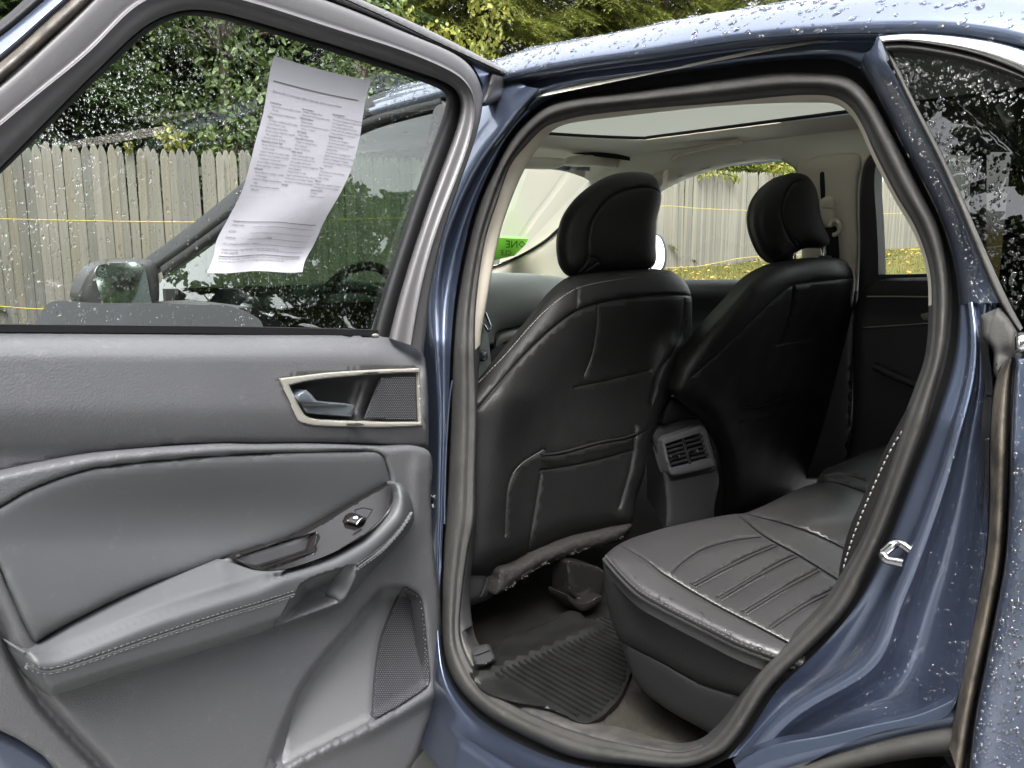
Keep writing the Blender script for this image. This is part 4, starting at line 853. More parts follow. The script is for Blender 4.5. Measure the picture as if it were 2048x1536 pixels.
# ---- front seats
S_st = S_plane((-.26, 0, 1.15), (1, 0, .06)); BX = np.array([-1., 0, 0]); BV = np.array([_v[0], _v[1], 0])
def bolster(line, wv, hg):
    L = cat(line); return lambda p: hg*np.exp(-(pdist(p, L)/wv)**2)
seat = emp('front_seat', (0, 0, 0), car); seat['label'] = 'driver seat seen from behind, nearest the open door'
b1 = bolster([(1000,800),(1060,760),(1110,700),(1150,640)], 60, .012); b2 = bolster([(1345,700),(1330,790),(1300,880),(1280,960),(1262,1040)], 26, .03); b3 = bolster([(1020,800),(1000,900),(990,1020),(990,1090)], 40, .02)
sb = relief('backrest', LEATHER, [(915,800,'c'),(954,771),(986,731),(1024,684),(1061,639),(1099,591),(1136,560),(1174,549),(1240,542),(1300,538),(1336,541),(1354,549),(1372,566),(1382,590),(1384,625),(1381,700),(1366,757),(1336,802),(1314,850),(1297,900),(1288,950),(1272,1000),(1262,1050),(1220,1070),(1149,1082),(1074,1112),(1006,1140),(985,1160,'c'),(915,1160,'c')],
    S_st, lambda p, d: rnd(d, 55, .055)+b1(p)+b2(p)+b3(p)-.02*np.exp(-(((p[:, 0]-1200)/90)**2+((p[:, 1]-760)/120)**2)), 11, .10, BV, seat, sharp=180, creases=[
    ([(954,819),(999,766),(1049,709),(1099,661),(1149,624),(1199,606),(1274,594),(1336,589),(1380,592)], 5, .009),
    ([(1155,579),(1154,600),(1153,621)], 2.5, .005), ([(1194,609),(1194,646),(1184,709),(1168,751)], 3, .004), ([(1151,774),(1224,759),(1299,741)], 3, .003),
    ([(1369,598),(1364,650),(1349,700),(1318,742),(1303,800)], 4, .007), ([(1085,912),(1124,908),(1199,888),(1249,879),(1269,873)], 4, .010), ([(1084,940),(1149,930),(1210,916),(1266,900)], 3, .005),
    ([(1086,901),(1044,927),(1024,950),(1014,987),(1010,1072)], 3.5, .006), ([(1081,950),(1069,1025),(1054,1110)], 4, .006), ([(1270,873),(1300,858)], 2, .003), ([(1270,860),(1262,930),(1240,1010)], 5, .006)])
L = cat([(957,765),(1011,709),(1059,654),(1099,614),(1149,579),(1199,565),(1274,554),(1340,550)])
dashes('stitching', THREAD, S_st(L[:, 0], L[:, 1], rnd(pdist(L, np.array([[915,800],[954,771],[1024,684],[1099,591],[1136,561],[1174,552],[1300,543],[1336,544],[1400,580]], float)), 55, .055)+.005), .0007, .0055, .003, sb)
L = cat([(1017,975),(1013,1020),(1011,1070)])
dashes('stitching', THREADD, S_st(L[:, 0], L[:, 1], .066), .0007, .004, .003, sb)
tube('piping', THREADD, path(S_st, [(1087,900),(1045,926),(1025,949)], .064), .0012, sb, 5)
tube('piping', LEATHER, path(S_st, [(1085,910),(1124,905),(1199,885),(1249,876),(1270,868)], .066), .0035, sb, 6)
def headrest(parent, S, outl, seam, posts, prad, lowers, bdir, inner=None):
    hm = lambda p, d: rnd(d, 30, .046)+dome(d, 60, .010)
    hr = relief('head_restraint', LEATHER, outl, S, hm, 7, .055, bdir, parent, sharp=180, cap=True, creases=[(seam, 3.2, .009)]+[(l, 3, .005) for l in lowers])
    for (x, y0, y1) in posts:
        P = S(np.array([x-2, x, x+1.]), np.array([y0, (y0+y1)/2, y1]), np.array([.0, .012, .012]))
        tube('post', CHROME, P, .0068, hr, 10)
        q = P[-1]; n = 14; a = np.linspace(0, 2*np.pi, n, endpoint=False)
        V = [q+np.array([math.cos(t)*.022, math.sin(t)*.016, -.004]) for t in a]+[q+np.array([math.cos(t)*.020, math.sin(t)*.014, .007]) for t in a]
        mk('guide_sleeve', V, [(i, (i+1) % n, (i+1) % n+n, i+n) for i in range(n)]+[tuple(range(n, 2*n))], TRIMD, hr, True, 40)
    return hr
S_h1 = S_plane((-.36, .45, 1.25), (1, -.35, 0)); S_h2 = S_plane((-.15, 1.15, 1.28), (1, -.35, 0))
headrest(seat, S_h1, [(1131,548),(1118,524),(1115,478),(1126,434),(1149,399),(1178,373),(1216,352),(1252,344),(1293,345),(1311,356),(1322,382),(1322,405),(1314,440),(1312,493),(1312,522),(1300,538),(1266,542),(1205,545),(1178,552),(1149,556)],
    [(1152,547),(1170,528),(1175,513),(1177,464),(1190,429),(1222,393),(1266,376),(1304,376),(1322,388)], [(1200,512,552), (1298,520,545)], 6, [[(1175,513),(1190,514),(1200,522),(1206,540)], [(1160,550),(1180,535),(1196,524)]], BV)
relief('side_cover', TRIMD, [(925,1058),(950,1050),(975,1058),(998,1080),(1008,1108),(1006,1150),(995,1180),(975,1200),(940,1212),(925,1212)], S_st, lambda p, d: .0+rnd(d, 22, .03), 9, .12, BV, seat, creases=[([(955,1052),(972,1090),(976,1140),(962,1190)], 4, .006)])
car1 = relief('carpet_flap', FLAPC, [(1000,1138),(1040,1128),(1074,1108),(1149,1078),(1210,1062),(1262,1048),(1255,1068),(1230,1085),(1150,1108),(1080,1135),(1040,1160),(1015,1178),(990,1190),(996,1160)], S_st, lambda p, d: .055+rnd(d, 14, .02)+RNG.normal(0, .0012, len(p)), 5, .05, BX, seat, sharp=180)
pl = cat([(1000,1145),(1040,1135),(1074,1118),(1149,1088),(1210,1072),(1250,1058),(1245,1075),(1200,1090),(1150,1105),(1080,1135),(1040,1160),(1005,1180)], True)
q = np.stack([RNG.uniform(990, 1262, 2600), RNG.uniform(1045, 1192, 2600)], 1); q = q[inside(q, pl)]; m_ = len(q)
p = S_st(q[:, 0], q[:, 1], .068); d = np.stack([np.full(m_, .8), RNG.normal(0, .7, m_), RNG.normal(-.2, .7, m_)], 1); d /= np.linalg.norm(d, axis=1)[:, None]
s_ = np.array([0, .0007, .0007]); V = np.stack([p-s_, p+s_, p+d*RNG.uniform(.003, .008, m_)[:, None]], 1).reshape(-1, 3); Fc = [(3*i, 3*i+1, 3*i+2) for i in range(m_)]
mk('carpet_fibres', V, Fc, pm('carpet_fibre', (.085, .08, .072), .9), car1, False)['kind'] = 'stuff'
box('seat_base', BLACKR, (-.60, .42, .53), (.50, .56, .20), seat)
br = relief('seat_bracket', GLOSSB, [(1131,1125,'c'),(1140,1120),(1205,1140),(1205,1190,'c'),(1164,1206,'c'),(1136,1188,'c')], S_plane((-.24, 0, .5), (1, -.4, 0)), lambda p, d: rnd(d, 6, .008), 8, .05, BX, seat)
relief('rail_end', GLOSSB, [(1136,1189),(1164,1206),(1200,1190),(1205,1200),(1165,1224),(1135,1200)], S_plane((-.21, 0, .46), (1, -.4, 0)), lambda p, d: rnd(d, 5, .008), 6, .06, BX, seat)
# passenger seat
S_st2 = S_plane((-.07, 0, 1.15), (1, 0, -.27))
seat2 = emp('front_seat', (0, 0, 0), car); seat2['label'] = 'passenger seat seen from behind, across the cabin'
sb2 = relief('backrest', LEATHER, [(1405,838,'c'),(1370,812),(1345,785),(1352,752),(1369,720),(1424,650),(1474,595),(1504,560),(1549,533),(1599,521),(1640,516),(1674,517),(1697,526),(1710,552),(1709,600),(1702,660),(1690,740),(1680,830),(1672,920),(1650,985,'c'),(1445,1050,'c'),(1442,960),(1432,900)],
    S_st2, lambda p, d: rnd(d, 44, .05)+.01*np.exp(-((p[:, 0]-1450)/80)**2)-.015*np.exp(-(((p[:, 0]-1610)/60)**2+((p[:, 1]-680)/100)**2)), 11, .10, BV, seat2, sharp=180, creases=[
    ([(1384,752),(1430,710),(1474,668),(1520,622),(1549,595),(1584,571),(1649,562),(1708,556)], 4, .008), ([(1586,572),(1582,610),(1572,650),(1556,690)], 3, .004), ([(1699,572),(1694,620),(1686,660)], 3, .004),
    ([(1550,690),(1590,684),(1624,678)], 2.5, .003), ([(1481,813),(1500,817),(1524,813),(1560,800),(1594,790)], 4, .010), ([(1481,838),(1524,836),(1590,812)], 3, .004)])
tube('piping', LEATHER, path(S_st2, [(1480,812),(1490,816),(1524,811),(1560,798),(1594,787)], .056), .003, sb2, 6)
L = cat([(1578,532),(1600,527),(1640,521),(1672,522)])
dashes('stitching', THREADD, S_st2(L[:, 0], L[:, 1], .022), .0009, .005, .003, sb2)
headrest(seat2, S_h2, [(1546,526),(1525,506),(1508,466),(1504,432),(1512,401),(1530,375),(1556,355),(1577,347),(1598,346),(1616,353),(1630,372),(1637,396),(1641,427),(1648,451),(1659,476),(1658,488),(1645,496),(1610,497),(1592,506),(1580,520),(1561,526)],
    [(1590,492),(1580,477),(1567,448),(1563,417),(1572,385),(1593,362),(1621,362),(1634,380)], [(1587,492,522), (1647,488,516)], 5, [[(1580,478),(1592,480),(1598,490)], [(1548,520),(1566,505),(1578,488)]], BV)

# ---- centre console with rear vents
S_co = S_plane((-.20, .78, .7), (1, -.25, .12))
co = relief('console', TRIMD, [(1300,872),(1318,850),(1350,838),(1404,836),(1420,858),(1432,926),(1438,960),(1430,1010),(1425,1060,'c'),(1330,1060,'c'),(1330,1000),(1322,940),(1306,890)], S_co, lambda p, d: rnd(d, 16, .02), 9, .30, BV, car, creases=[([(1345,960),(1400,950),(1436,940)], 3, .006)])
relief('console_lid', LEATHER, [(1322,850),(1330,815),(1345,797),(1368,806),(1404,834),(1360,840)], S_co, lambda p, d: .015+rnd(d, 10, .03), 7, .30, BV, co)
ve = relief('vent_bezel', TRIM, [(1322,880),(1345,868),(1400,850),(1413,860),(1430,926),(1425,935),(1349,953),(1338,946)], S_co, lambda p, d: .030+rnd(d, 6, .010), 6, .03, BX, co, holes=[cat([(1330,888,'c'),(1400,866),(1408,872,'c'),(1424,918,'c'),(1350,938),(1340,932,'c')], True)])
relief('vent_cavity', BLACKR, [(1328,884),(1404,864),(1428,922),(1348,942)], S_co, lambda p, d: .0235, 12, .01, BX, ve)
for k in range(5):
    t = (k+.6)/5.2; a, b, c, d_ = (1331+13*t, 890+43*t), (1364+13*t, 880+44*t), (1370+13*t, 878+44*t), (1402+20*t, 868+45*t)
    for p, q in ((a, b), (c, d_)): tube('vent_slat', TRIMD, path(S_co, [p, q], .031), .0022, ve, 6, flat=1.6)
tube('vent_slat', TRIMD, path(S_co, [(1366,878),(1380,928)], .034), .0032, ve, 6)
for x, y in ((1352,912), (1389,902)): relief('vent_tab', CHROME, [(x-8,y),(x+8,y-3),(x+8,y+3),(x-8,y+6)], S_co, lambda p, d: .037+rnd(d, 3, .004), 3, .006, BX, ve)

# ---- rear bench
rs = emp('rear_seat', (0, 0, 0), car)
S_cu = S_plane((.2, 0, .675), (.12, 0, 1)); DZ = np.array([0, 0, -1.])
edge_px = [(1209,1119),(1234,1149),(1274,1188),(1320,1215),(1374,1243),(1424,1268),(1474,1293),(1544,1320),(1640,1352)]
CUT = [(1209,1113),(1218,1103),(1234,1091),(1264,1076),(1299,1065),(1336,1054),(1414,1037),(1464,1028),(1489,1026),(1530,1010),(1574,988),(1610,973),(1634,964),(1649,942),(1672,930),(1699,918),(1740,900),(1800,880,'c'),(1860,900,'c'),(1850,1100,'c'),(1760,1250,'c'),(1650,1356,'c')]+edge_px[:-1][::-1]
pleats = [([(1384,1168),(1440,1138),(1500,1109),(1549,1089)], [(1392,1172),(1446,1143),(1506,1113),(1555,1093)]), ([(1436,1194),(1500,1156),(1560,1123),(1589,1110)], [(1444,1198),(1508,1160),(1566,1128),(1596,1114)]),
          ([(1487,1222),(1550,1183),(1600,1156),(1634,1139)], [(1495,1226),(1557,1188),(1608,1160),(1641,1143)]), ([(1541,1251),(1600,1211),(1650,1186),(1680,1172)], [(1549,1255),(1608,1216),(1657,1190),(1688,1176)])]
sag = lambda p: -.012*np.exp(-(((p[:, 0]-1500)/130)**2+((p[:, 1]-1150)/70)**2))
cu = relief('cushion', SEATL, CUT, S_cu, lambda p, d: rnd(d, 26, .020)+dome(d, 80, .012)+sag(p)+.014*np.clip((p[:, 0]-1540)/80, 0, 1)*np.clip((1080-p[:, 1])/40, 0, 1), 9, .02, DZ, rs, sharp=180, creases=[
    ([(1240,1092),(1289,1120),(1324,1148),(1424,1208),(1524,1260),(1600,1300)], 4, .006), ([(1346,1146),(1364,1128),(1404,1101),(1464,1083),(1524,1075)], 4, .006),
    ([(1474,1030),(1514,1063),(1539,1080),(1599,1113),(1679,1163)], 4, .008), ([(1489,1028),(1574,1050),(1640,1074),(1700,1104)], 3, .006),
    ([(1634,965),(1670,966),(1729,985)], 4, .007), ([(1655,951),(1690,950),(1730,962)], 3, .004)]+[(l, 2.6, .0045) for a in pleats for l in a])
pa, pb = S_cu(np.array([1209., 1544.]), np.array([1119., 1320.]), 0)
sdv = pb-pa; sn = np.array([sdv[1], -sdv[0], 0]); S_sd = S_plane(pa, sn if sn[1] < 0 else -sn)
S_sd_n = S_sd.n
cs = relief('cushion_side', LEATHER, [(1206,1124,'c')]+edge_px[1:-1]+[(1600,1350,'c'),(1560,1440,'c'),(1484,1398),(1404,1371),(1324,1326),(1270,1298),(1240,1280),(1224,1243),(1210,1190)], S_sd, lambda p, d: rnd(d, 22, .014)-.0001*np.clip(p[:, 1]-1200, 0, 300), 11, .3, np.array([0, 1., 0]), cu, sharp=180)
relief('cushion_base', VINYL, [(1239,1276,'c'),(1270,1296),(1324,1324),(1404,1369),(1484,1396),(1560,1436,'c'),(1500,1520,'c'),(1424,1470),(1344,1425),(1289,1385),(1262,1345)], S_sd, lambda p, d: -.012+rnd(d, 14, .008), 12, .3, np.array([0, 1., 0]), cu)
ep = cat(edge_px); tube('piping', SEATL, S_cu(ep[:, 0], ep[:, 1], .003), .0042, cu, 8)
dashes('stitching', THREADD, S_cu(ep[:, 0]+2, ep[:, 1]-9, .016), .0008, .0045, .003, cu)
L = cat([(1300,1124),(1324,1144),(1424,1204),(1524,1256),(1600,1296)]); dashes('stitching', THREAD, S_cu(L[:, 0]+1, L[:, 1]-1, .029), .0005, .006, .0015, cu)
for a, b in pleats:
    for l, s in ((a, -4), (b, 4)):
        L = cat(l)[:max(3, len(cat(l))//2)]; dashes('stitching', THREADD, S_cu(L[:, 0], L[:, 1]+s*.6, .029), .0008, .004, .003, cu)
tube('piping', SEATL, path(S_cu, [(1635,968),(1638,958),(1648,944),(1660,936)], .004), .003, cu, 6)
bo = relief('backrest', LEATHER, [(1822,808),(1850,800),(1865,830),(1835,900),(1800,985),(1770,1055),(1735,1120),(1700,1165),(1679,1166),(1679,1137),(1697,1062),(1730,985),(1770,900),(1797,848)], S_plane((.6, .05, .8), (0, -1, 0)), lambda p, d: rnd(d, 14, .016), 8, .25, np.array([0, 1., 0]), rs, sharp=180)
L = cat([(1808,850),(1776,902),(1739,982),(1707,1060),(1687,1120),(1680,1148)]); dashes('stitching', THREAD, S_plane((.6, .05, .8), (0, -1, 0))(L[:, 0]+4, L[:, 1], .0175), .0009, .006, .0035, bo)
box('bench_back', LEATHER, (.86, .80, .95), (.16, 1.34, .70), rs)

# ---- floor mat with ribs, resting in the footwell
def proj(P):
    d = np.asarray(P)-CAM; z = d@FW; return np.stack([1024+F*(d@RT)/z, 768-F*(d@UPV)/z], 1)
MZ = .395; S_fl = S_plane((0, 0, MZ), (0, 0, 1))
MO = [(972,1344),(990,1330),(1011,1322),(1074,1300),(1161,1260),(1224,1238),(1246,1262),(1256,1300),(1258,1335),(1254,1366),(1234,1404),(1174,1448),(1099,1416),(1036,1384)]
mat_ = relief('floor_mat', MATR, [(930,1335,'c'),(940,1310),(964,1322),(985,1312),(996,1282),(1074,1252),(1136,1222),(1160,1226),(1174,1238),(1200,1236),(1224,1230),(1260,1250),(1275,1300),(1262,1350),(1236,1406),(1174,1450),(1099,1420),(1020,1405),(960,1380)], S_fl, lambda p, d: rnd(d, 7, .010)+.012*np.exp(-((p[:, 1]-(1340-.40*(p[:, 0]-964)))/12)**2)*(p[:, 0] < 1200), 10, .02, DZ)
relief('carpet', FLOORC, [(1240,1330),(1262,1345),(1289,1388),(1344,1428),(1430,1474),(1425,1490),(1350,1490),(1260,1470),(1170,1455),(1234,1404),(1256,1364)], S_fl, lambda p, d: -.006+RNG.normal(0, .001, len(p)), 6, .01, DZ, car, sharp=180)
tag(mat_, 'black ribbed rubber mat in the rear footwell, beaded with water', 'floor mat')
mo = cat(MO, True); rib = []
for Y in np.arange(-.25, .8, .0145):
    X = np.linspace(-.6, .8, 281); q = proj(np.stack([X, np.full(281, Y), np.full(281, MZ)], 1)); ok = inside(q, mo)
    i = 0
    while i < 281:
        if ok[i]:
            j = i
            while j+1 < 281 and ok[j+1]: j += 1
            if j-i > 3: rib.append((Y, X[i], X[j]))
            i = j+1
        else: i += 1
for Y, x0, x1 in rib:
    wv, hh, zb = .0036, .006, MZ+.009
    V = [(x0, Y-wv, zb), (x0, Y+wv, zb), (x0+.003, Y+wv*.6, zb+hh), (x0+.003, Y-wv*.6, zb+hh), (x1, Y-wv, zb), (x1, Y+wv, zb), (x1-.003, Y+wv*.6, zb+hh), (x1-.003, Y-wv*.6, zb+hh)]
    mk('rib', V, [(0, 4, 7, 3), (3, 7, 6, 2), (2, 6, 5, 1), (0, 3, 2, 1), (4, 5, 6, 7)], MATR, mat_, False)
relief('floor_duct', TRIMD, [(944,1300),(975,1288),(986,1304),(990,1320),(968,1332),(950,1330)], S_fl, lambda p, d: .02+rnd(d, 6, .02), 5, .04, DZ, car, creases=[([(952,1312),(978,1302)], 2, .006)])

# ================================================================ the open rear door
door = emp('door', (0, 0, 0), car); door['label'] = 'rear side door swung wide open, its inner trim facing out'
BD = -DN
G = [(-170,500),(0,347),(125,220),(225,125),(287,65),(337,37),(400,24),(512,54),(687,107),(787,140),(862,165),(894,181),(901,198),(898,225),(882,275),(844,375),(812,471),(775,584),(752,672)]
G2 = [(-170,490),(0,338),(120,212),(218,118),(280,57),(333,29),(400,15),(514,44),(690,97),(790,130),(866,154),(905,172),(921,196),(921,228),(906,280),(868,379),(836,473),(800,586),(778,676)]
A1 = [(-170,395),(0,250),(100,168),(175,108),(228,52),(280,3),(365,-25),(505,3),(680,62),(790,94),(880,131),(924,155),(946,187),(951,226),(939,287),(905,378),(868,473),(838,590),(822,690)]
B1_ = [(-170,300),(0,172),(80,98),(145,38),(195,-12),(250,-62),(345,-85),(525,-42),(705,20),(812,67),(900,101),(945,134),(963,178),(966,206),(954,272),(916,375),(884,473),(859,580),(846,708)]
def dloft(name, mat, spec, parent=door, k=3):
    A = [soften(resample_st(np.array(p, float)), 14) for p, o in spec]; X = np.stack([np.c_[a, np.full(len(a), o)] for a, (p, o) in zip(A, spec)]); rows = []
    for i in range(len(X)-1):
        p0, p1, p2, p3 = X[max(0, i-1)], X[i], X[i+1], X[min(len(X)-1, i+2)]
        for j in range(k):
            t = j/k; rows.append(.5*((2*p1)+(-p0+p2)*t+(2*p0-5*p1+4*p2-p3)*t*t+(-p0+3*p1-3*p2+p3)*t**3))
    rows.append(X[-1])
    return loft(name, mat, [S_door(r[:, 0], r[:, 1], r[:, 2]) for r in rows], parent, False, sharp=180)
mixp = lambda a, b, t: [(p[0]*(1-t)+q[0]*t, p[1]*(1-t)+q[1]*t) for p, q in zip(a, b)]
dloft('glass_run', BLACKR, [(mixp(G, G2, -.4), -.062), (G, -.048), (mixp(G, G2, .5), -.042), (G2, -.046)])
wf = dloft('window_frame', FRAMET, [(G2, -.05), (mixp(G2, A1, .06), -.028), (mixp(G2, A1, .3), -.014), (mixp(G2, A1, .7), -.010), (mixp(G2, A1, .93), -.004), (A1, -.001), (mixp(A1, B1_, .08), -.010), (mixp(A1, B1_, .3), -.010), (mixp(A1, B1_, .85), -.012), (B1_, -.022), (mixp(A1, B1_, 1.03), -.05)])
# outer mouldings and paint at the back edge of the frame
CL_ = [(-170,255),(0,127),(70,62),(140,0),(210,-60)]; EL = [(-170,205),(0,75),(45,38),(90,0),(150,-55)]; FL = [(-170,160),(0,42),(25,20),(48,0),(100,-50)]; BL = [(-170,300),(0,172),(90,88),(188,0),(250,-62)]
dloft('frame_seal', DIRTY, [(BL, -.024), (mixp(BL, CL_, .3), -.012), (mixp(BL, CL_, .7), -.014), (CL_, -.03)])
dloft('frame_paint', PAINT, [(CL_, -.032), (mixp(CL_, EL, .3), -.026), (mixp(CL_, EL, .6), -.036), (EL, -.05)])
dloft('frame_rubber', BLACKR, [(EL, -.052), (mixp(EL, FL, .5), -.05), (FL, -.07)])
relief('outer_moulding', FRAMET, [(560,-50,'c'),(662,0),(737,30),(812,64),(887,96),(950,126),(1000,148),(1012,152,'c'),(1018,146,'c'),(1008,137),(937,100),(837,50),(719,-2),(640,-36,'c')], S_door, lambda p, d: -.034+rnd(d, 8, .010), 7, .03, BD, door, creases=[([(640,-22),(700,4),(780,40),(880,88),(1000,143)], 2.5, .006)])
relief('frame_corner', PAINT, [(935,112,'c'),(983,147,'c'),(970,190),(962,200),(966,170)], S_door, lambda p, d: -.04+.0*d, 8, .02, BD, door)
relief('corner_block', TRIMD, [(983,145,'c'),(1016,152,'c'),(1006,190),(998,200),(972,212),(963,205),(972,185)], S_door, lambda p, d: -.038+rnd(d, 8, .010), 6, .04, BD, door)
# window glass
GO = [(-190,672,'c')]+mixp(G, G2, .45)[:-1]+[(765,672,'c')]
gl = relief('window_glass', GLASS, GO, S_door, lambda p, d: -.052, 60, .004, BD, door)
relief('belt_seal', BLACKR, [(-190,645,'c'),(0,649),(250,651),(500,654),(757,660,'c'),(757,672,'c'),(500,668),(0,664),(-190,662,'c')], S_door, lambda p, d: -.041, 5, .02, BD, door)
# upper trim with the handle bowl
crease = [(-190,995),(0,948),(100,926),(200,908),(320,896),(450,888),(512,889),(637,888),(762,892),(857,900)]
BEZ_O = [(558,757,'c'),(600,752),(662,745),(762,739),(839,737,'c'),(845,852,'c'),(762,855),(637,852),(607,847),(594,840),(579,807),(565,775)]
BEZ_I = [(579,771,'c'),(612,763),(662,756),(762,748),(836,745,'c'),(839,844,'c'),(762,844),(645,840),(616,834),(606,825),(593,800),(583,781)]
bez_o = cat(BEZ_O, True); bez_i = cat(BEZ_I, True)
top = cat([(-190,658),(0,659),(400,662),(755,664),(800,678),(837,698),(849,712)])
ut = relief('upper_trim', TRIM, [(-190,656,'c'),(0,658),(400,661),(757,663,'c'),(800,679),(837,699),(849,713),(853,734),(857,800),(858,899,'c')]+crease[:-1][::-1], S_door,
    lambda p, d: -.055*(1-np.clip(pdist(p, top)/52, 0, 1))**1.7+.010*np.clip((p[:, 1]-700)/120, 0, 1)-.020*np.clip((p[:, 1]-800)/110, 0, 1)**2-.02*(1-np.clip(d/5, 0, 1)), 12, .05, BD, door, sharp=180, holes=[bez_o])
bz_ = relief('handle_bezel', SILVER, BEZ_O, S_door, lambda p, d: .006+rnd(np.minimum(d, pdist(p, bez_i, True)), 3, .004), 2.2, .03, BD, door, holes=[bez_i])
relief('handle_bowl', TRIMD, [(572,767,'c'),(662,752),(762,744),(840,741,'c'),(843,848,'c'),(762,849),(642,846),(605,838),(586,805)], S_door, lambda p, d: .004-rnd(d, 26, .034)*np.clip((775-p[:, 0])/40, .12, 1)+.018*np.exp(-((p[:, 0]-(725-.3*(p[:, 1]-800)))/16)**2), 6, .02, BD, bz_, sharp=180)
gp = [(763,755,'c'),(831,752,'c'),(833,840,'c'),(731,837,'c')]
tw = relief('tweeter_grille', MESHM, gp, S_door, lambda p, d: .003, 6, .004, BD, bz_)
def grille_mesh(name, poly, S, off, dx, dy, rad, parent, slant=.5):
    """perforated face: rows of little raised domes between holes, one mesh"""
    P = cat(poly, True); lo, hi = P.min(0), P.max(0); q = []
    r = 0; y = lo[1]
    while y < hi[1]:
        x = lo[0]+(dx*slant if r % 2 else 0)
        while x < hi[0]: q.append((x, y)); x += dx
        y += dy; r += 1
    q = np.array(q); q = q[inside(q, P)]; q = q[pdist(q, P, True) > 1.2]
    V = []; Fc = []
    for a, (ox, oy, do) in enumerate(((-rad, 0, 0), (0, -rad, 0), (rad, 0, 0), (0, rad, 0), (0, 0, .0022))): V.append(S(q[:, 0]+ox, q[:, 1]+oy, (off(q) if callable(off) else off)+do))
    V = np.stack(V, 1).reshape(-1, 3); n = len(q)
    for i in range(n):
        k = i*5
        for j in range(4): Fc.append((k+j, k+(j+1) % 4, k+4))
    o = mk(name, V, Fc, pm('grille_knit', (.11, .11, .12), .4), parent, True, 180); o['kind'] = 'stuff'; return o
grille_mesh('mesh_knit', gp, S_door, .0045, 4.0, 3.4, 1.5, tw)
lv = relief('inner_handle', GUNM, [(589,793,'c'),(601,784),(612,780,'c'),(622,788),(632,800),(640,803),(650,804),(707,809,'c'),(711,815,'c'),(703,834,'c'),(660,831),(612,827,'c'),(600,812)], S_door, lambda p, d: .002+rnd(d, 5, .008)+.010*np.clip((p[:, 1]-(806+.03*(p[:, 0]-600)))/3, -1, 1)*-1*.6, 4, .02, BD, bz_, sharp=30)
# lower trim as one moulded panel: raised field, pocket, rims
valley = cat([(-60,1140),(0,1247),(25,1307),(75,1392),(125,1452),(207,1540),(260,1600)])
PKT = cat([(748,1182),(765,1172),(800,1168),(822,1174),(845,1192),(853,1230),(866,1352),(858,1378),(745,1448),(640,1500),(545,1548),(520,1560),(560,1450),(600,1365),(650,1300),(700,1243)], True)
RIMV = cat([(557,1545),(645,1500),(745,1455),(860,1390)])
INS = [(-190,1075,'c'),(-60,1040),(0,1013),(50,984),(100,963),(150,946),(200,934),(350,918),(500,908),(620,904),(700,903),(752,904),(768,915),(778,945),(783,966,'c'),(725,1000),(650,1043),(595,1073),(520,1097),(455,1115),(380,1143),(300,1170),(220,1205),(150,1240),(100,1268),(72,1286,'c'),(50,1245),(20,1180),(-20,1110),(-100,1110),(-190,1120,'c')]
INSP = cat(INS, True)
def lower_h(p, d):
    right = p[:, 0] > np.interp(p[:, 1], valley[:, 1], valley[:, 0])
    dv = pdist(p, valley)
    h = np.where(right, .022*np.clip(dv/26, 0, 1)**.6, .010*np.clip(dv/20, 0, 1))-.012*np.exp(-(dv/10)**2)
    inp = inside(p, PKT); dp = pdist(p, PKT, True)
    t = np.clip(dp/24, 0, 1); s = t*t*(3-2*t)
    tilt = .07*np.clip((1460-.45*(p[:, 0]-745)-p[:, 1]+0)/260, 0, 1)
    h = h-np.where(inp, s*(.008+tilt), 0)
    dr = pdist(p, RIMV); h = h+np.where(~inp, .010*np.exp(-(dr/14)**2), 0)
    h = h-.05*(1-np.clip((895-p[:, 0]-np.clip((p[:, 1]-1380), 0, 200)*.35)/24, 0, 1))**2
    h = h+.006*np.exp(-((p[:, 0]-835)/14)**2)*np.clip((p[:, 1]-900)/40, 0, 1)*np.clip((1100-p[:, 1])/60, 0, 1)
    ii = inside(p, INSP); di = pdist(p, INSP, True); h = h-np.where(ii, .03*np.clip(di/4, 0, 1), 0)-.004*np.exp(-(di/3)**2)
    return h-.010*np.exp(-(d/3)**2)
lt = relief('lower_trim', TRIM, [(-190,997,'c')]+[(x, y+2) for x, y in crease[1:]]+[(862,1000),(868,1100),(880,1200),(887,1280),(890,1375),(880,1412),(858,1485),(825,1530),(790,1600,'c'),(170,1640,'c'),(112,1536),(50,1487),(0,1461),(-80,1425),(-190,1400,'c')], S_door, lower_h, 7, .06, BD, door, sharp=180)
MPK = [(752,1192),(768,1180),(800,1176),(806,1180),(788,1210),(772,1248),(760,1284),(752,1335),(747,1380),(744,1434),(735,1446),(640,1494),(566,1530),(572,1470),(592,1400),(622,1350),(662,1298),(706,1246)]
relief('lit_map_pocket', LIT_POCKET, MPK, S_door, lambda p, d: lower_h(p, np.full(len(p), 99.))+.003-.004*np.exp(-(d/5)**2), 8, .02, BD, door, sharp=180)  # paler overlay, the light on the pocket put into its colour
relief('door_paint_edge', PAINT, [(-190,1396),(-80,1422),(0,1458),(55,1484),(118,1534),(180,1640),(60,1640),(0,1540),(-80,1500),(-190,1480)], S_door, lambda p, d: -.03+rnd(d, 14, .012), 10, .04, BD, door, sharp=180)
ins = relief('soft_insert', SOFT, INS, S_door, lambda p, d: .014+rnd(d, 14, .010)-.022*np.exp(-(((p[:, 0]-430)/330)**2+((p[:, 1]-1040)/90)**2))+.012*np.clip((p[:, 1]-1080)/150, 0, 1), 12, .03, BD, door, sharp=180)
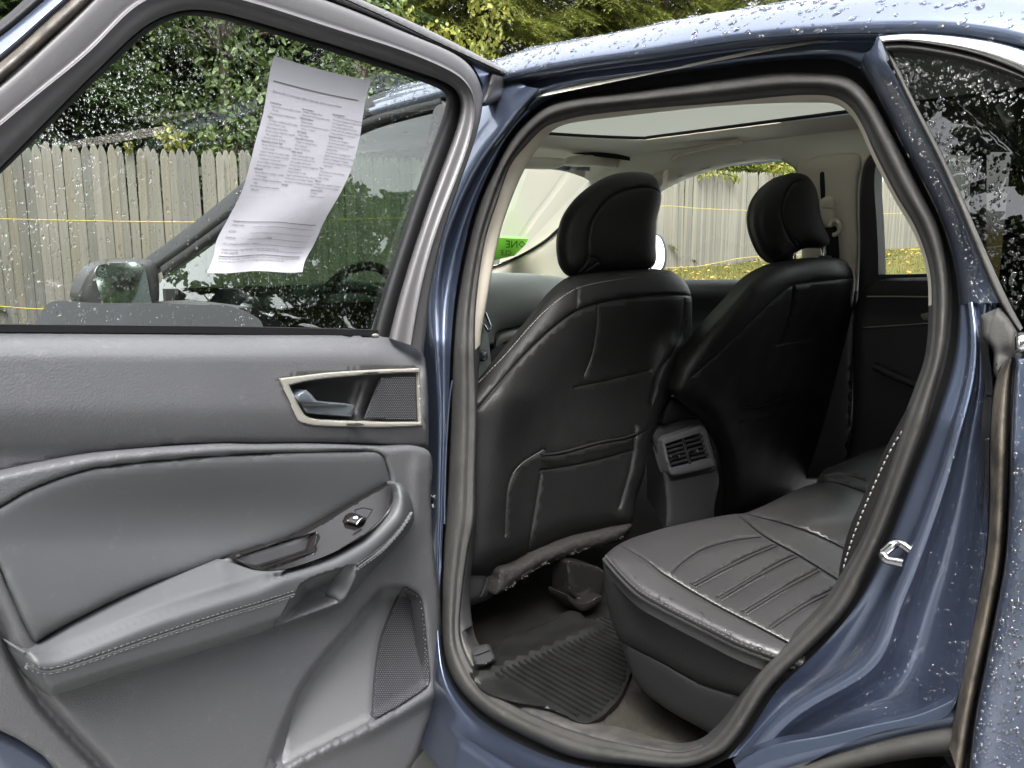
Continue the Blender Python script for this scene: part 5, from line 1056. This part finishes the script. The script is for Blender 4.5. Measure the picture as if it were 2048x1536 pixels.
# armrest
ATOP = cat([(40,1306),(75,1286),(150,1240),(300,1170),(440,1118),(470,1114),(595,1073),(725,998),(783,964)])
RIDGE = cat([(45,1306),(107,1308),(175,1284),(300,1234),(425,1194),(512,1167),(575,1140),(650,1117),(725,1080),(787,1030),(815,1000),(812,978),(795,965)])
def arm_h(p, d):
    ab = above(p, RIDGE[:-2]); dt = pdist(p, ATOP); dr = pdist(p, RIDGE)
    u = dt/(dt+dr+1e-6)
    hup = .018+.062*u
    hdn = .080-.00010*np.clip(dr-20, 0, 200)
    k = np.where(ab, hup, hdn)
    k = k-.010*np.exp(-(dr/12)**2)
    edge = np.where(ab, 1.0, np.clip(d/16, 0, 1)**.5)
    k = k-(1-edge)*.035
    roll = .036+rnd(d, 30, .044); t = np.clip((p[:, 0]-560)/110, 0, 1)
    return k*(1-t)+roll*t
ARM = [(45,1308,'c'),(75,1287),(150,1241),(300,1171),(440,1119,'c'),(470,1128),(505,1140),(530,1144),(560,1142),(600,1132),(650,1114),(690,1094),(725,1072),(760,1040),(780,1015),(789,985),(788,966,'c'),(800,966),(815,982),(825,1010),(828,1036),(822,1055),(800,1082),(750,1136),(715,1175),(690,1203),(676,1209),(625,1227),(555,1253),(480,1279),(400,1304),(310,1330),(225,1354),(150,1378),(100,1393,'c'),(82,1372),(62,1340)]
CUP = cat([(604,1166,'c'),(630,1153),(670,1140),(711,1128,'c'),(709,1145),(697,1180),(676,1207,'c'),(625,1226),(560,1250),(548,1252,'c'),(562,1232),(584,1196)], True)
ar = relief('armrest', SOFT, ARM, S_door, arm_h, 6, .07, BD, door, sharp=180, holes=[CUP], creases=[([(52,1332),(100,1342),(200,1312),(325,1269),(450,1229),(512,1211),(590,1186)], 3.0, .004), ([(714,1134),(762,1100),(800,1060),(826,1022)], 3.0, .004)])
for L_ in ([(52,1332),(100,1342),(200,1312),(325,1269),(450,1229),(512,1211),(588,1187)], [(715,1134),(762,1100),(800,1060),(824,1024)]):
    L = cat(L_)
    for s in (-5.5, 5.5):
        dashes('stitching', THREADM, S_door(L[:, 0], L[:, 1]+s, arm_h(L+np.array([0, s]), np.full(len(L), 60.))+.001), .00065, .0045, .003, ar)
    tube('welt', SOFT, S_door(L[:, 0], L[:, 1]+1, arm_h(L+np.array([0, 1.]), np.full(len(L), 60.))-.002), .0026, ar, 6)
relief('pull_cup', TRIM, [tuple(p) for p in CUP], S_door, lambda p, d: .052-dome(d, 30, .034)+.006*np.exp(-(pdist(p, cat([(627,1172),(655,1187),(675,1206)]))/7)**2), 5, .01, BD, ar, raw=True, sharp=180)
# switch panel, bin, switch
SWP = [(462,1116,'c'),(520,1098),(595,1074),(650,1045),(725,999),(783,967,'c'),(783,1000),(778,1018),(760,1040),(725,1071),(690,1093),(650,1112),(600,1130),(560,1140),(530,1142),(505,1137,'c')]
BIN = cat([(470,1117,'c'),(560,1085),(633,1063,'c'),(636,1070),(630,1095),(628,1104,'c'),(580,1120),(528,1136,'c'),(500,1130)], True)
swh = lambda p, d: .024+.05*np.clip(pdist(p, ATOP)/62, 0, 1)
sw = relief('switch_panel', GLOSSB, SWP, S_door, swh, 6, .02, BD, door, holes=[BIN], sharp=60)
relief('storage_bin', GLOSSB, [tuple(p) for p in BIN], S_door, lambda p, d: swh(p, d)-rnd(d, 12, .035), 5, .01, BD, sw, raw=True, sharp=180)
tube('bin_edge', CHROME, path(S_door, [(633,1063),(634,1072),(630,1090),(628,1103),(580,1119),(528,1135)], .058), .0012, sw, 5)
relief('switch_well', BLACKR, [(710,1020,'c'),(726,1015,'c'),(746,1019,'c'),(733,1040,'c'),(715,1036,'c')], S_door, lambda p, d: swh(p, d)+.001-rnd(d, 6, .008), 4, .006, BD, sw)
rk = relief('window_switch', GLOSSB, [(688,1044,'c'),(694,1032),(706,1026),(726,1033),(733,1040),(720,1048),(712,1050,'c')], S_door, lambda p, d: swh(p, d)+.002+rnd(d, 5, .007), 3, .01, BD, sw, sharp=180)
tube('switch_edge', CHROME, path(S_door, [(713,1049),(722,1038),(731,1035)], .066), .0018, sw, 6)
relief('window_symbol', WHITE, [(707,1034),(713,1032),(716,1035),(712,1038),(707,1037)], S_door, lambda p, d: swh(p, d)+.0105, 3, .0, BD, rk)
tube('panel_edge', CHROME, path(S_door, [(786,1005),(772,1030),(745,1058),(715,1080)], .074), .0008, sw, 5)
# speaker
SPK = [(807,1176),(825,1182),(840,1196),(847,1227),(853,1290),(860,1352),(855,1372),(800,1410),(752,1437,'c'),(747,1432),(749,1380),(753,1335),(762,1282),(775,1245),(790,1208)]
lh = lambda q: lower_h(q, np.full(len(q), 99.))
sp = relief('speaker_grille', MESHM, SPK, S_door, lambda p, d: lh(p)+.004+rnd(d, 10, .003), 8, .03, BD, door)
grille_mesh('mesh_knit', SPK, S_door, lambda q: lh(q)+.0075, 4.6, 4.2, 1.8, sp)
relief('bottle_rest', TRIM, [(518,1550),(522,1520),(535,1505),(546,1512),(552,1524),(563,1528),(556,1540),(545,1560)], S_door, lambda p, d: .0+rnd(d, 10, .02), 5, .03, BD, door, sharp=180)
relief('lock_pin', SILVER, [(745,669),(752,667),(758,670),(757,674),(750,675),(745,673)], S_door, lambda p, d: -.040+rnd(d, 3, .004), 3, .004, BD, door)
# door check strap bolted to the pillar
S_ck = S_plane((-.235, -.03, .65), (1, -.2, 0))
ck = relief('door_check', CHROME, [(862,994),(870,988),(880,988),(884,996),(883,1008),(878,1016),(866,1018),(862,1008),(872,1003)], S_ck, lambda p, d: rnd(d, 4, .006), 4, .02, BX, car)
relief('bolt', CHROME, [(874,998),(879,996),(883,1000),(883,1006),(878,1008),(874,1004)], S_ck, lambda p, d: .010+rnd(d, 2, .004), 3, .004, BX, ck)

# ================================================================ front of the car, seen through the open door's glass
fdr = relief('front_door_glass', GLASSG, [(900,238,'c'),(868,215),(800,232),(729,254),(650,296),(580,350),(510,418),(420,488),(330,552),(300,600,'c'),(300,690,'c'),(780,690,'c')], S_side, lambda p, d: -.045, 40, .004, np.array([0, 1., 0]), car)
loft('front_door_frame', BLACKR, [S_side(*cat(q).T, o) for q, o in zip([[(320,533),(410,469),(500,399),(570,336),(650,277),(729,237),(800,215),(880,195)]]+[[(x+dx, y+dy) for x, y in [(320,533),(410,469),(500,399),(570,336),(650,277),(729,237),(800,215),(880,195)]] for dx, dy in ((3, 9), (6, 20), (7, 22))], (-.052, -.06, -.052, -.04))], car, False, sharp=180)
relief('front_pillar', TRIMD, [(872,205),(905,225),(850,400),(800,560),(770,690),(735,690),(790,520),(835,380)], S_side, lambda p, d: -.052+rnd(d, 10, .006)*-1, 14, .03, np.array([0, 1., 0]), car)
S_mi = S_plane((-1.62, -.2, 1.05), (1, -.25, 0))
mi = relief('door_mirror', TRIMD, [(158,600),(165,565),(185,535),(215,522),(260,517),(298,519),(312,530),(318,560),(318,600),(312,628),(290,634),(230,630),(190,628)], S_mi, lambda p, d: rnd(d, 18, .03), 8, .10, BX, car, sharp=180)
relief('mirror_glass', MIRROR, [(190,545),(200,530),(235,526),(282,527),(292,545),(300,590),(305,615),(298,627),(250,629),(215,622),(203,600)], S_plane((-1.62, -.2, 1.05), (1, -.25, .10)), lambda p, d: .052, 10, .004, BX, mi)
S_ho = S_plane((0, 0, 1.0), (.10, 0, 1))
relief('dark_bonnet', BLACKR, [(70,650),(80,628),(98,606),(120,601),(200,606),(300,606),(400,610),(460,612),(520,640),(520,670),(60,680)], S_ho, None, 16, .3, DZ, car)  # bonnet blackened: its dark reflection is put into the colour
tube('steering_wheel', TRIMD, path(S_plane((-.95, 0, 1), (1, 0, .35)), [(640,640),(645,600),(665,565),(700,540),(735,532),(765,540),(790,575),(800,640),(770,690),(700,705),(655,690)], 0)[:, :], .014, car, 8)
tube('dash_edge', DASH, path(S_plane((-1.2, 0, 1), (1, 0, .2)), [(560,620),(590,595),(630,580),(690,572),(745,580),(790,600)], 0), .02, car, 8)
box('front_dash', TRIMD, (-1.35, .35, .88), (.45, 1.0, .32), car)
panel_s = relief('pale_panel', WHITEP, [(452,576,'c'),(552,618,'c'),(552,660,'c'),(415,660,'c')], S_plane((-1.5, .1, 1.0), (1, -.2, .5)), lambda p, d: 0, 20, .003, np.array([-.7, 0, -.7]))  # pale flat panel behind the front door glass
tag(panel_s, 'pale panel seen through the front door glass', 'paper')
S_rm = S_plane((-1.45, 1.75, 1.1), (1, -.3, 0))
rm = relief('door_mirror', TRIMD, [(1262,486),(1280,470),(1310,466),(1326,474),(1334,500),(1332,530),(1322,545),(1290,548),(1266,540)], S_rm, lambda p, d: rnd(d, 10, .02), 6, .10, BX, car, sharp=180)
relief('mirror_glass', MIRROR, [(1266,490),(1284,474),(1310,470),(1322,478),(1329,502),(1327,528),(1318,541),(1290,544),(1268,536)], S_plane((-1.45, 1.75, 1.1), (1, -.62, .42)), lambda p, d: .03, 8, .004, BX, rm)

# ================================================================ printed sheet hanging inside the door glass
LE = cat([(549,112),(541,140),(536,170),(527,225),(512,280),(496,345),(482,388),(455,440),(433,482),(428,512),(415,545)]); RE = cat([(742,162),(733,190),(729,212),(724,245),(719,278),(703,337),(682,384),(650,439),(630,484),(610,521),(605,543)])
LEr, REr = resample(LE, 60), resample(RE, 60)
def paper(u, v, lift=0.0):
    u = np.asarray(u, float); v = np.asarray(v, float); t = v*59
    f = lambda A, k: np.interp(t, np.arange(60), A[:, k])
    x = f(LEr, 0)*(1-u)+f(REr, 0)*u; y = f(LEr, 1)*(1-u)+f(REr, 1)*u
    y = y + (3*np.sin(np.pi*u)*(v < .2) + np.sin(u*9)*2.0*np.clip((v-.55)*3, 0, 1))
    off = -.046+.010*np.sin(np.pi*np.clip((v-.1)/.9, 0, 1))+.016*np.clip((v-.86)/.14, 0, 1)**2+.004*np.sin(u*5+v*7)*np.clip((v-.45)*3, 0, 1)+.003*np.sin(u*11)*np.clip((v-.8)*5, 0, 1)
    return S_door(x.ravel(), y.ravel(), (off+lift).ravel())
nu, nv = 22, 50; uu, vv = np.meshgrid(np.linspace(0, 1, nu), np.linspace(0, 1, nv))
Pp = paper(uu.ravel(), vv.ravel())
Fp = [(i*nu+j, i*nu+j+1, (i+1)*nu+j+1, (i+1)*nu+j) for i in range(nv-1) for j in range(nu-1)]
V = np.vstack([Pp, Pp-DN*.0006]); Fp += [(d+len(Pp), c+len(Pp), b+len(Pp), a+len(Pp)) for a, b, c, d in Fp]
sheet_p = mk('paper_form', V, Fp, WHITEP, None, True, 180)
tag(sheet_p, 'long white printed form with signature lines hung inside the open door window', 'paper form')
TV = []; TF = []
for s, u, v, size, bold in TX:
    tv, tf = TMESH[s]
    if not len(tv): continue
    asp = .0285/.0145*1.02       # v units to u units
    wfit = min(1.0, .30/max(1e-3, tv[:, 0].max()*size*asp*.78)) if size < .013 and v < .70 else min(1.0, .88/max(1e-3, tv[:, 0].max()*size*asp*.78))
    for rep in ((0, .0012) if bold else (0,)):
        k = len(TV); P = paper(u+rep+tv[:, 0]*size*asp*.78*wfit, v-tv[:, 1]*size, .0009)
        TV += list(P); TF += [tuple(i+k for i in f) for f in tf]
mk('lettering', TV, TF, INK, sheet_p, False)['kind'] = 'stuff'
def rule(u0, u1, v, t):
    u = np.linspace(u0, u1, 24); a = paper(u, np.full(24, v-t), .0009); b = paper(u, np.full(24, v+t), .0009)
    mk('ruled_line', np.vstack([a, b]), [(i, i+1, i+25, i+24) for i in range(23)], INK, sheet_p, False)
rule(.05, .93, .105, .0022); rule(.06, .93, .752, .0016)
for v in (.777, .809, .840, .870, .898): rule(.30 if v < .86 else .45, .93, v, .0007)
rule(.05, .92, .920, .0016)
# green sticker on the windscreen (lettered to be read from outside)
stk = relief('sticker', GREENS, [(960,474,'c'),(1058,478,'c'),(1046,494),(1028,512,'c'),(985,521,'c'),(955,523,'c')], S_ws, lambda p, d: .006, 12, .001, np.array([-.5, 0, .86]), ws)
def sticker_text(s, xr, yb, hgt, slant):
    tv, tf = TMESH[s]; x = xr-tv[:, 0]*hgt*.92; y = yb-tv[:, 1]*hgt*.98-(xr-x)*slant
    mk('lettering', S_ws(x, y, .0085), tf, INKG, stk, False)
sticker_text('ONE', 1052, 496, 21, .02); sticker_text('CLE', 1024, 511, 15, .03)

# ================================================================ rain
def drops(name, parent, poly, S, off, n, r0, r1, elong=1.0, flat=.45, seg=8, base=False, mat=WATER, sd=None, label=None, down=(0, 0, -1), clump=None):
    """beads of water standing on surface S inside the given outline, one mesh"""
    R_ = np.random.default_rng(sd or 5); O = cat(poly, True); lo, hi = O.min(0), O.max(0)
    q = R_.uniform(lo, hi, (int(n*4.5), 2)); q = q[inside(q, O)]
    if clump is not None: q = q[R_.random(len(q)) < clump(q)]
    q = q[:n]
    m = len(q); offv = off(q) if callable(off) else np.full(m, off)
    e = 1.5
    P = S(q[:, 0], q[:, 1], offv); 
    ox = off(q+np.array([e, 0])) if callable(off) else offv; oy = off(q+np.array([0, e])) if callable(off) else offv
    Tx = S(q[:, 0]+e, q[:, 1], ox)-P; Ty = S(q[:, 0], q[:, 1]+e, oy)-P
    N = np.cross(Tx, Ty); N /= np.linalg.norm(N, axis=1)[:, None]; s = np.sign(((CAM-P)*N).sum(1)); N *= s[:, None]
    D = np.array(down, float)[None]-N*(N@np.array(down, float))[:, None]; D /= np.linalg.norm(D, axis=1)[:, None]+1e-9; X = np.cross(D, N)
    r = r0*(r1/r0)**(R_.random(m)**1.9); el = 1+elong*R_.random(m)*R_.random(m)
    V = []; 
    ph = np.linspace(0, 2*np.pi, seg, endpoint=False); jit = 1+R_.normal(0, .10, (m, seg))
    for (rr, hh) in ((1.0, 0.0), (.90, .42), (.55, .85)):
        for j, a in enumerate(ph):
            k = (r*rr*jit[:, j])[:, None]
            V.append(P+X*(math.cos(a)*k)+D*(math.sin(a)*k*el[:, None]*(1+.25*(math.sin(a) > 0)))+N*(r*hh*flat)[:, None])
    V.append(P+N*(r*flat)[:, None])
    V = np.stack(V, 1); c = V.shape[1]; V = V.reshape(-1, 3)
    pat = []
    for L in range(2):
        for j in range(seg): pat.append((L*seg+j, L*seg+(j+1) % seg, (L+1)*seg+(j+1) % seg, (L+1)*seg+j))
    tri = [(2*seg+j, 2*seg+(j+1) % seg, 3*seg) for j in range(seg)]
    of = np.arange(m)*c; Fc = (np.array(pat)[None]+of[:, None, None]).reshape(-1, 4).tolist()+(np.array(tri)[None]+of[:, None, None]).reshape(-1, 3).tolist()
    if base: Fc += [tuple(i*c+j for j in range(seg))[::-1] for i in range(m)]
    o = mk(name, V, Fc, mat, parent, True, 0)
    # consistent outward facing
    o['kind'] = 'stuff'; return o
# roof: interpolate the shell rows for a bead surface
_r = [np.asarray(x) for x in rows]
def roof_drops(n, sd):
    R_ = np.random.default_rng(sd); seg = 8; ph = np.linspace(0, 2*np.pi, seg, endpoint=False)
    A = np.stack(_r[1:12]); nr, nc, _ = A.shape
    a = R_.random(n*30)*(nr-1.01); b = R_.random(n*30)*(nc-1.01); ia, ib = a.astype(int), b.astype(int); fa, fb = (a-ia)[:, None], (b-ib)[:, None]
    p = (A[ia, ib]*(1-fa)+A[ia+1, ib]*fa)*(1-fb)+(A[ia, ib+1]*(1-fa)+A[ia+1, ib+1]*fa)*fb
    du = A[ia+1, ib]-A[ia, ib]; dv = A[ia, ib+1]-A[ia, ib]; N = np.cross(du, dv); ar_ = np.linalg.norm(N, axis=1)
    k = (R_.random(n*30) < ar_/.006*np.where(p[:, 0] < -.1, 1.0, .55)) & (p[:, 0] > -1.5) & (p[:, 1] < .75); k = np.where(k)[0][:n]; p, N, dv = p[k], N[k]/ar_[k][:, None], dv[k]; m = len(k)
    fl = ((np.stack([p[:, 0], np.full(m, .8), np.full(m, .8)], 1)-p)*N).sum(1) > 0; N[fl] *= -1
    X = dv/np.linalg.norm(dv, axis=1)[:, None]; D = np.cross(N, X)
    sz = np.where(p[:, 0] < .1, .0010, .0015); r = sz*(4.6)**(R_.random(m)**2.0); el = 1+.9*R_.random(m)**2; rot = R_.normal(0, .35, m)[:, None]
    X, D = X*np.cos(rot)+D*np.sin(rot), D*np.cos(rot)-X*np.sin(rot); j = 1+R_.normal(0, .10, (m, seg)); V = []
    for rr, hh in ((1, 0), (.9, .42), (.55, .85)):
        for q, t in enumerate(ph): V.append(p+X*(math.cos(t)*r*rr*j[:, q])[:, None]+D*(math.sin(t)*r*rr*j[:, q]*el)[:, None]+N*(r*hh*.42)[:, None])
    V.append(p+N*(r*.42)[:, None]); V = np.stack(V, 1); c = V.shape[1]
    quad = np.array([(L*seg+q, L*seg+(q+1) % seg, (L+1)*seg+(q+1) % seg, (L+1)*seg+q) for L in range(2) for q in range(seg)]); tri = np.array([(2*seg+q, 2*seg+(q+1) % seg, 3*seg) for q in range(seg)])
    of = np.arange(m)*c; Fc = (quad[None]+of[:, None, None]).reshape(-1, 4).tolist()+(tri[None]+of[:, None, None]).reshape(-1, 3).tolist()
    mk('rain_beads', V.reshape(-1, 3), Fc, WATER, roof_o, True, 0)['kind'] = 'stuff'
roof_drops(9000, 11)
# glass of the open door: beads on its outer face
gpoly = [(p[0], p[1]) for p in G[:-1]]+[(752,655),(-170,650)]
drops('rain_beads', gl, gpoly, S_door, -.0565, 6200, .0006, .0019, .5, .30, 6, True, sd=21, mat=WATERG, clump=lambda q: np.clip(.02+.85*(q[:, 0] > 470)+.8*(q[:, 1] < 290), .0, 1))
drops('rain_beads', gl, gpoly, S_door, -.0565, 1500, .0007, .0022, .6, .30, 6, True, sd=33, mat=WATERF, clump=lambda q: 1.0*((q[:, 0] < 480) & (q[:, 1] > 285)))
drops('rain_beads', gl, [(0,352),(125,225),(300,70),(420,40),(470,60),(470,640),(0,640)], S_door, -.0565, 220, .0018, .0036, .7, .26, 8, True, sd=22, mat=WATERF)
qg = [o for o in car.children if o.name.startswith('quarter_glass')][0]
drops('rain_beads', qg, [(1795,140),(1850,112),(1990,142),(2060,165),(2060,640),(2000,560),(1925,390),(1880,290)], S_side, lambda q: np.full(len(q), -.0605), 1100, .0007, .0030, .5, .40, 8, False, sd=23)
qp = [o for o in car.children if o.name.startswith('quarter_panel')][0]
drops('rain_beads', qp, [(2040,720),(2048,720),(2056,800),(2056,1530),(1950,1530),(1962,1420),(1990,1290),(2018,1150),(2026,1000),(2030,850)], S_side, -.1240, 520, .0007, .0024, .8, .5, 8, sd=24, mat=WATERP)
rp = [o for o in car.children if o.name.startswith('rear_pillar')][0]
drops('rain_beads', rp, [(1765,140),(1785,160),(1830,250),(1880,350),(1930,460),(1970,560),(1990,610),(1950,600),(1930,520),(1900,440),(1850,340),(1800,240)], S_side, -.047, 420, .0007, .0021, .4, .6, 7, sd=25, mat=WATERP)
ja = [o for o in car.children if o.name.startswith('door_jamb')][0]
def jamb_off(q):       # height of the jamb under a pixel, from its own mesh
    co = np.array([v.co[:] for v in ja.data.vertices]); p2 = proj(co)
    od = co[:, 1]-yside(co[:, 2]); i = np.array([np.argmin(((p2-a)**2).sum(1)) for a in q]); return od[i]-.0012
drops('rain_beads', ja, [(1930,700),(1970,720),(1970,1000),(1960,1150),(1920,1330),(1880,1400),(1780,1430),(1640,1460),(1560,1490),(1600,1420),(1700,1360),(1750,1310),(1800,1200),(1850,1080),(1900,930)], S_side, jamb_off, 620, .0006, .0020, .5, .6, 7, sd=26, mat=WATERP)
drops('rain_beads', ja, [(1750,1270),(1742,1290),(1700,1330),(1640,1365),(1560,1420),(1560,1400),(1610,1365),(1680,1320),(1720,1285)], S_side, jamb_off, 460, .0005, .0013, .4, .6, 6, sd=27, mat=WATERP)
bp_ = [o for o in car.children if o.name.startswith('pillar_and_sill')][0]
drops('rain_beads', bp_, [(1000,190),(1050,195),(1020,245),(960,310),(925,375),(895,450),(880,480),(862,480),(890,400),(930,310),(970,250)], S_side, -.044, 200, .0005, .0016, .4, .5, 6, sd=28, mat=WATERP)
drops('rain_beads', mat_, MO, S_fl, .0165, 150, .0016, .0042, .2, .7, 8, sd=29, mat=WATERM, clump=lambda q: np.clip(np.exp(-((q[:, 0]-1130)/90)**2-((q[:, 1]-1320)/50)**2)+.25*(q[:, 1] > 1370), 0, 1))
drops('rain_beads', cu, [(1225,1112),(1300,1150),(1420,1225),(1530,1285),(1520,1300),(1420,1250),(1300,1185),(1232,1130)], S_cu, .021, 90, .0012, .0030, .5, .4, 8, sd=30)
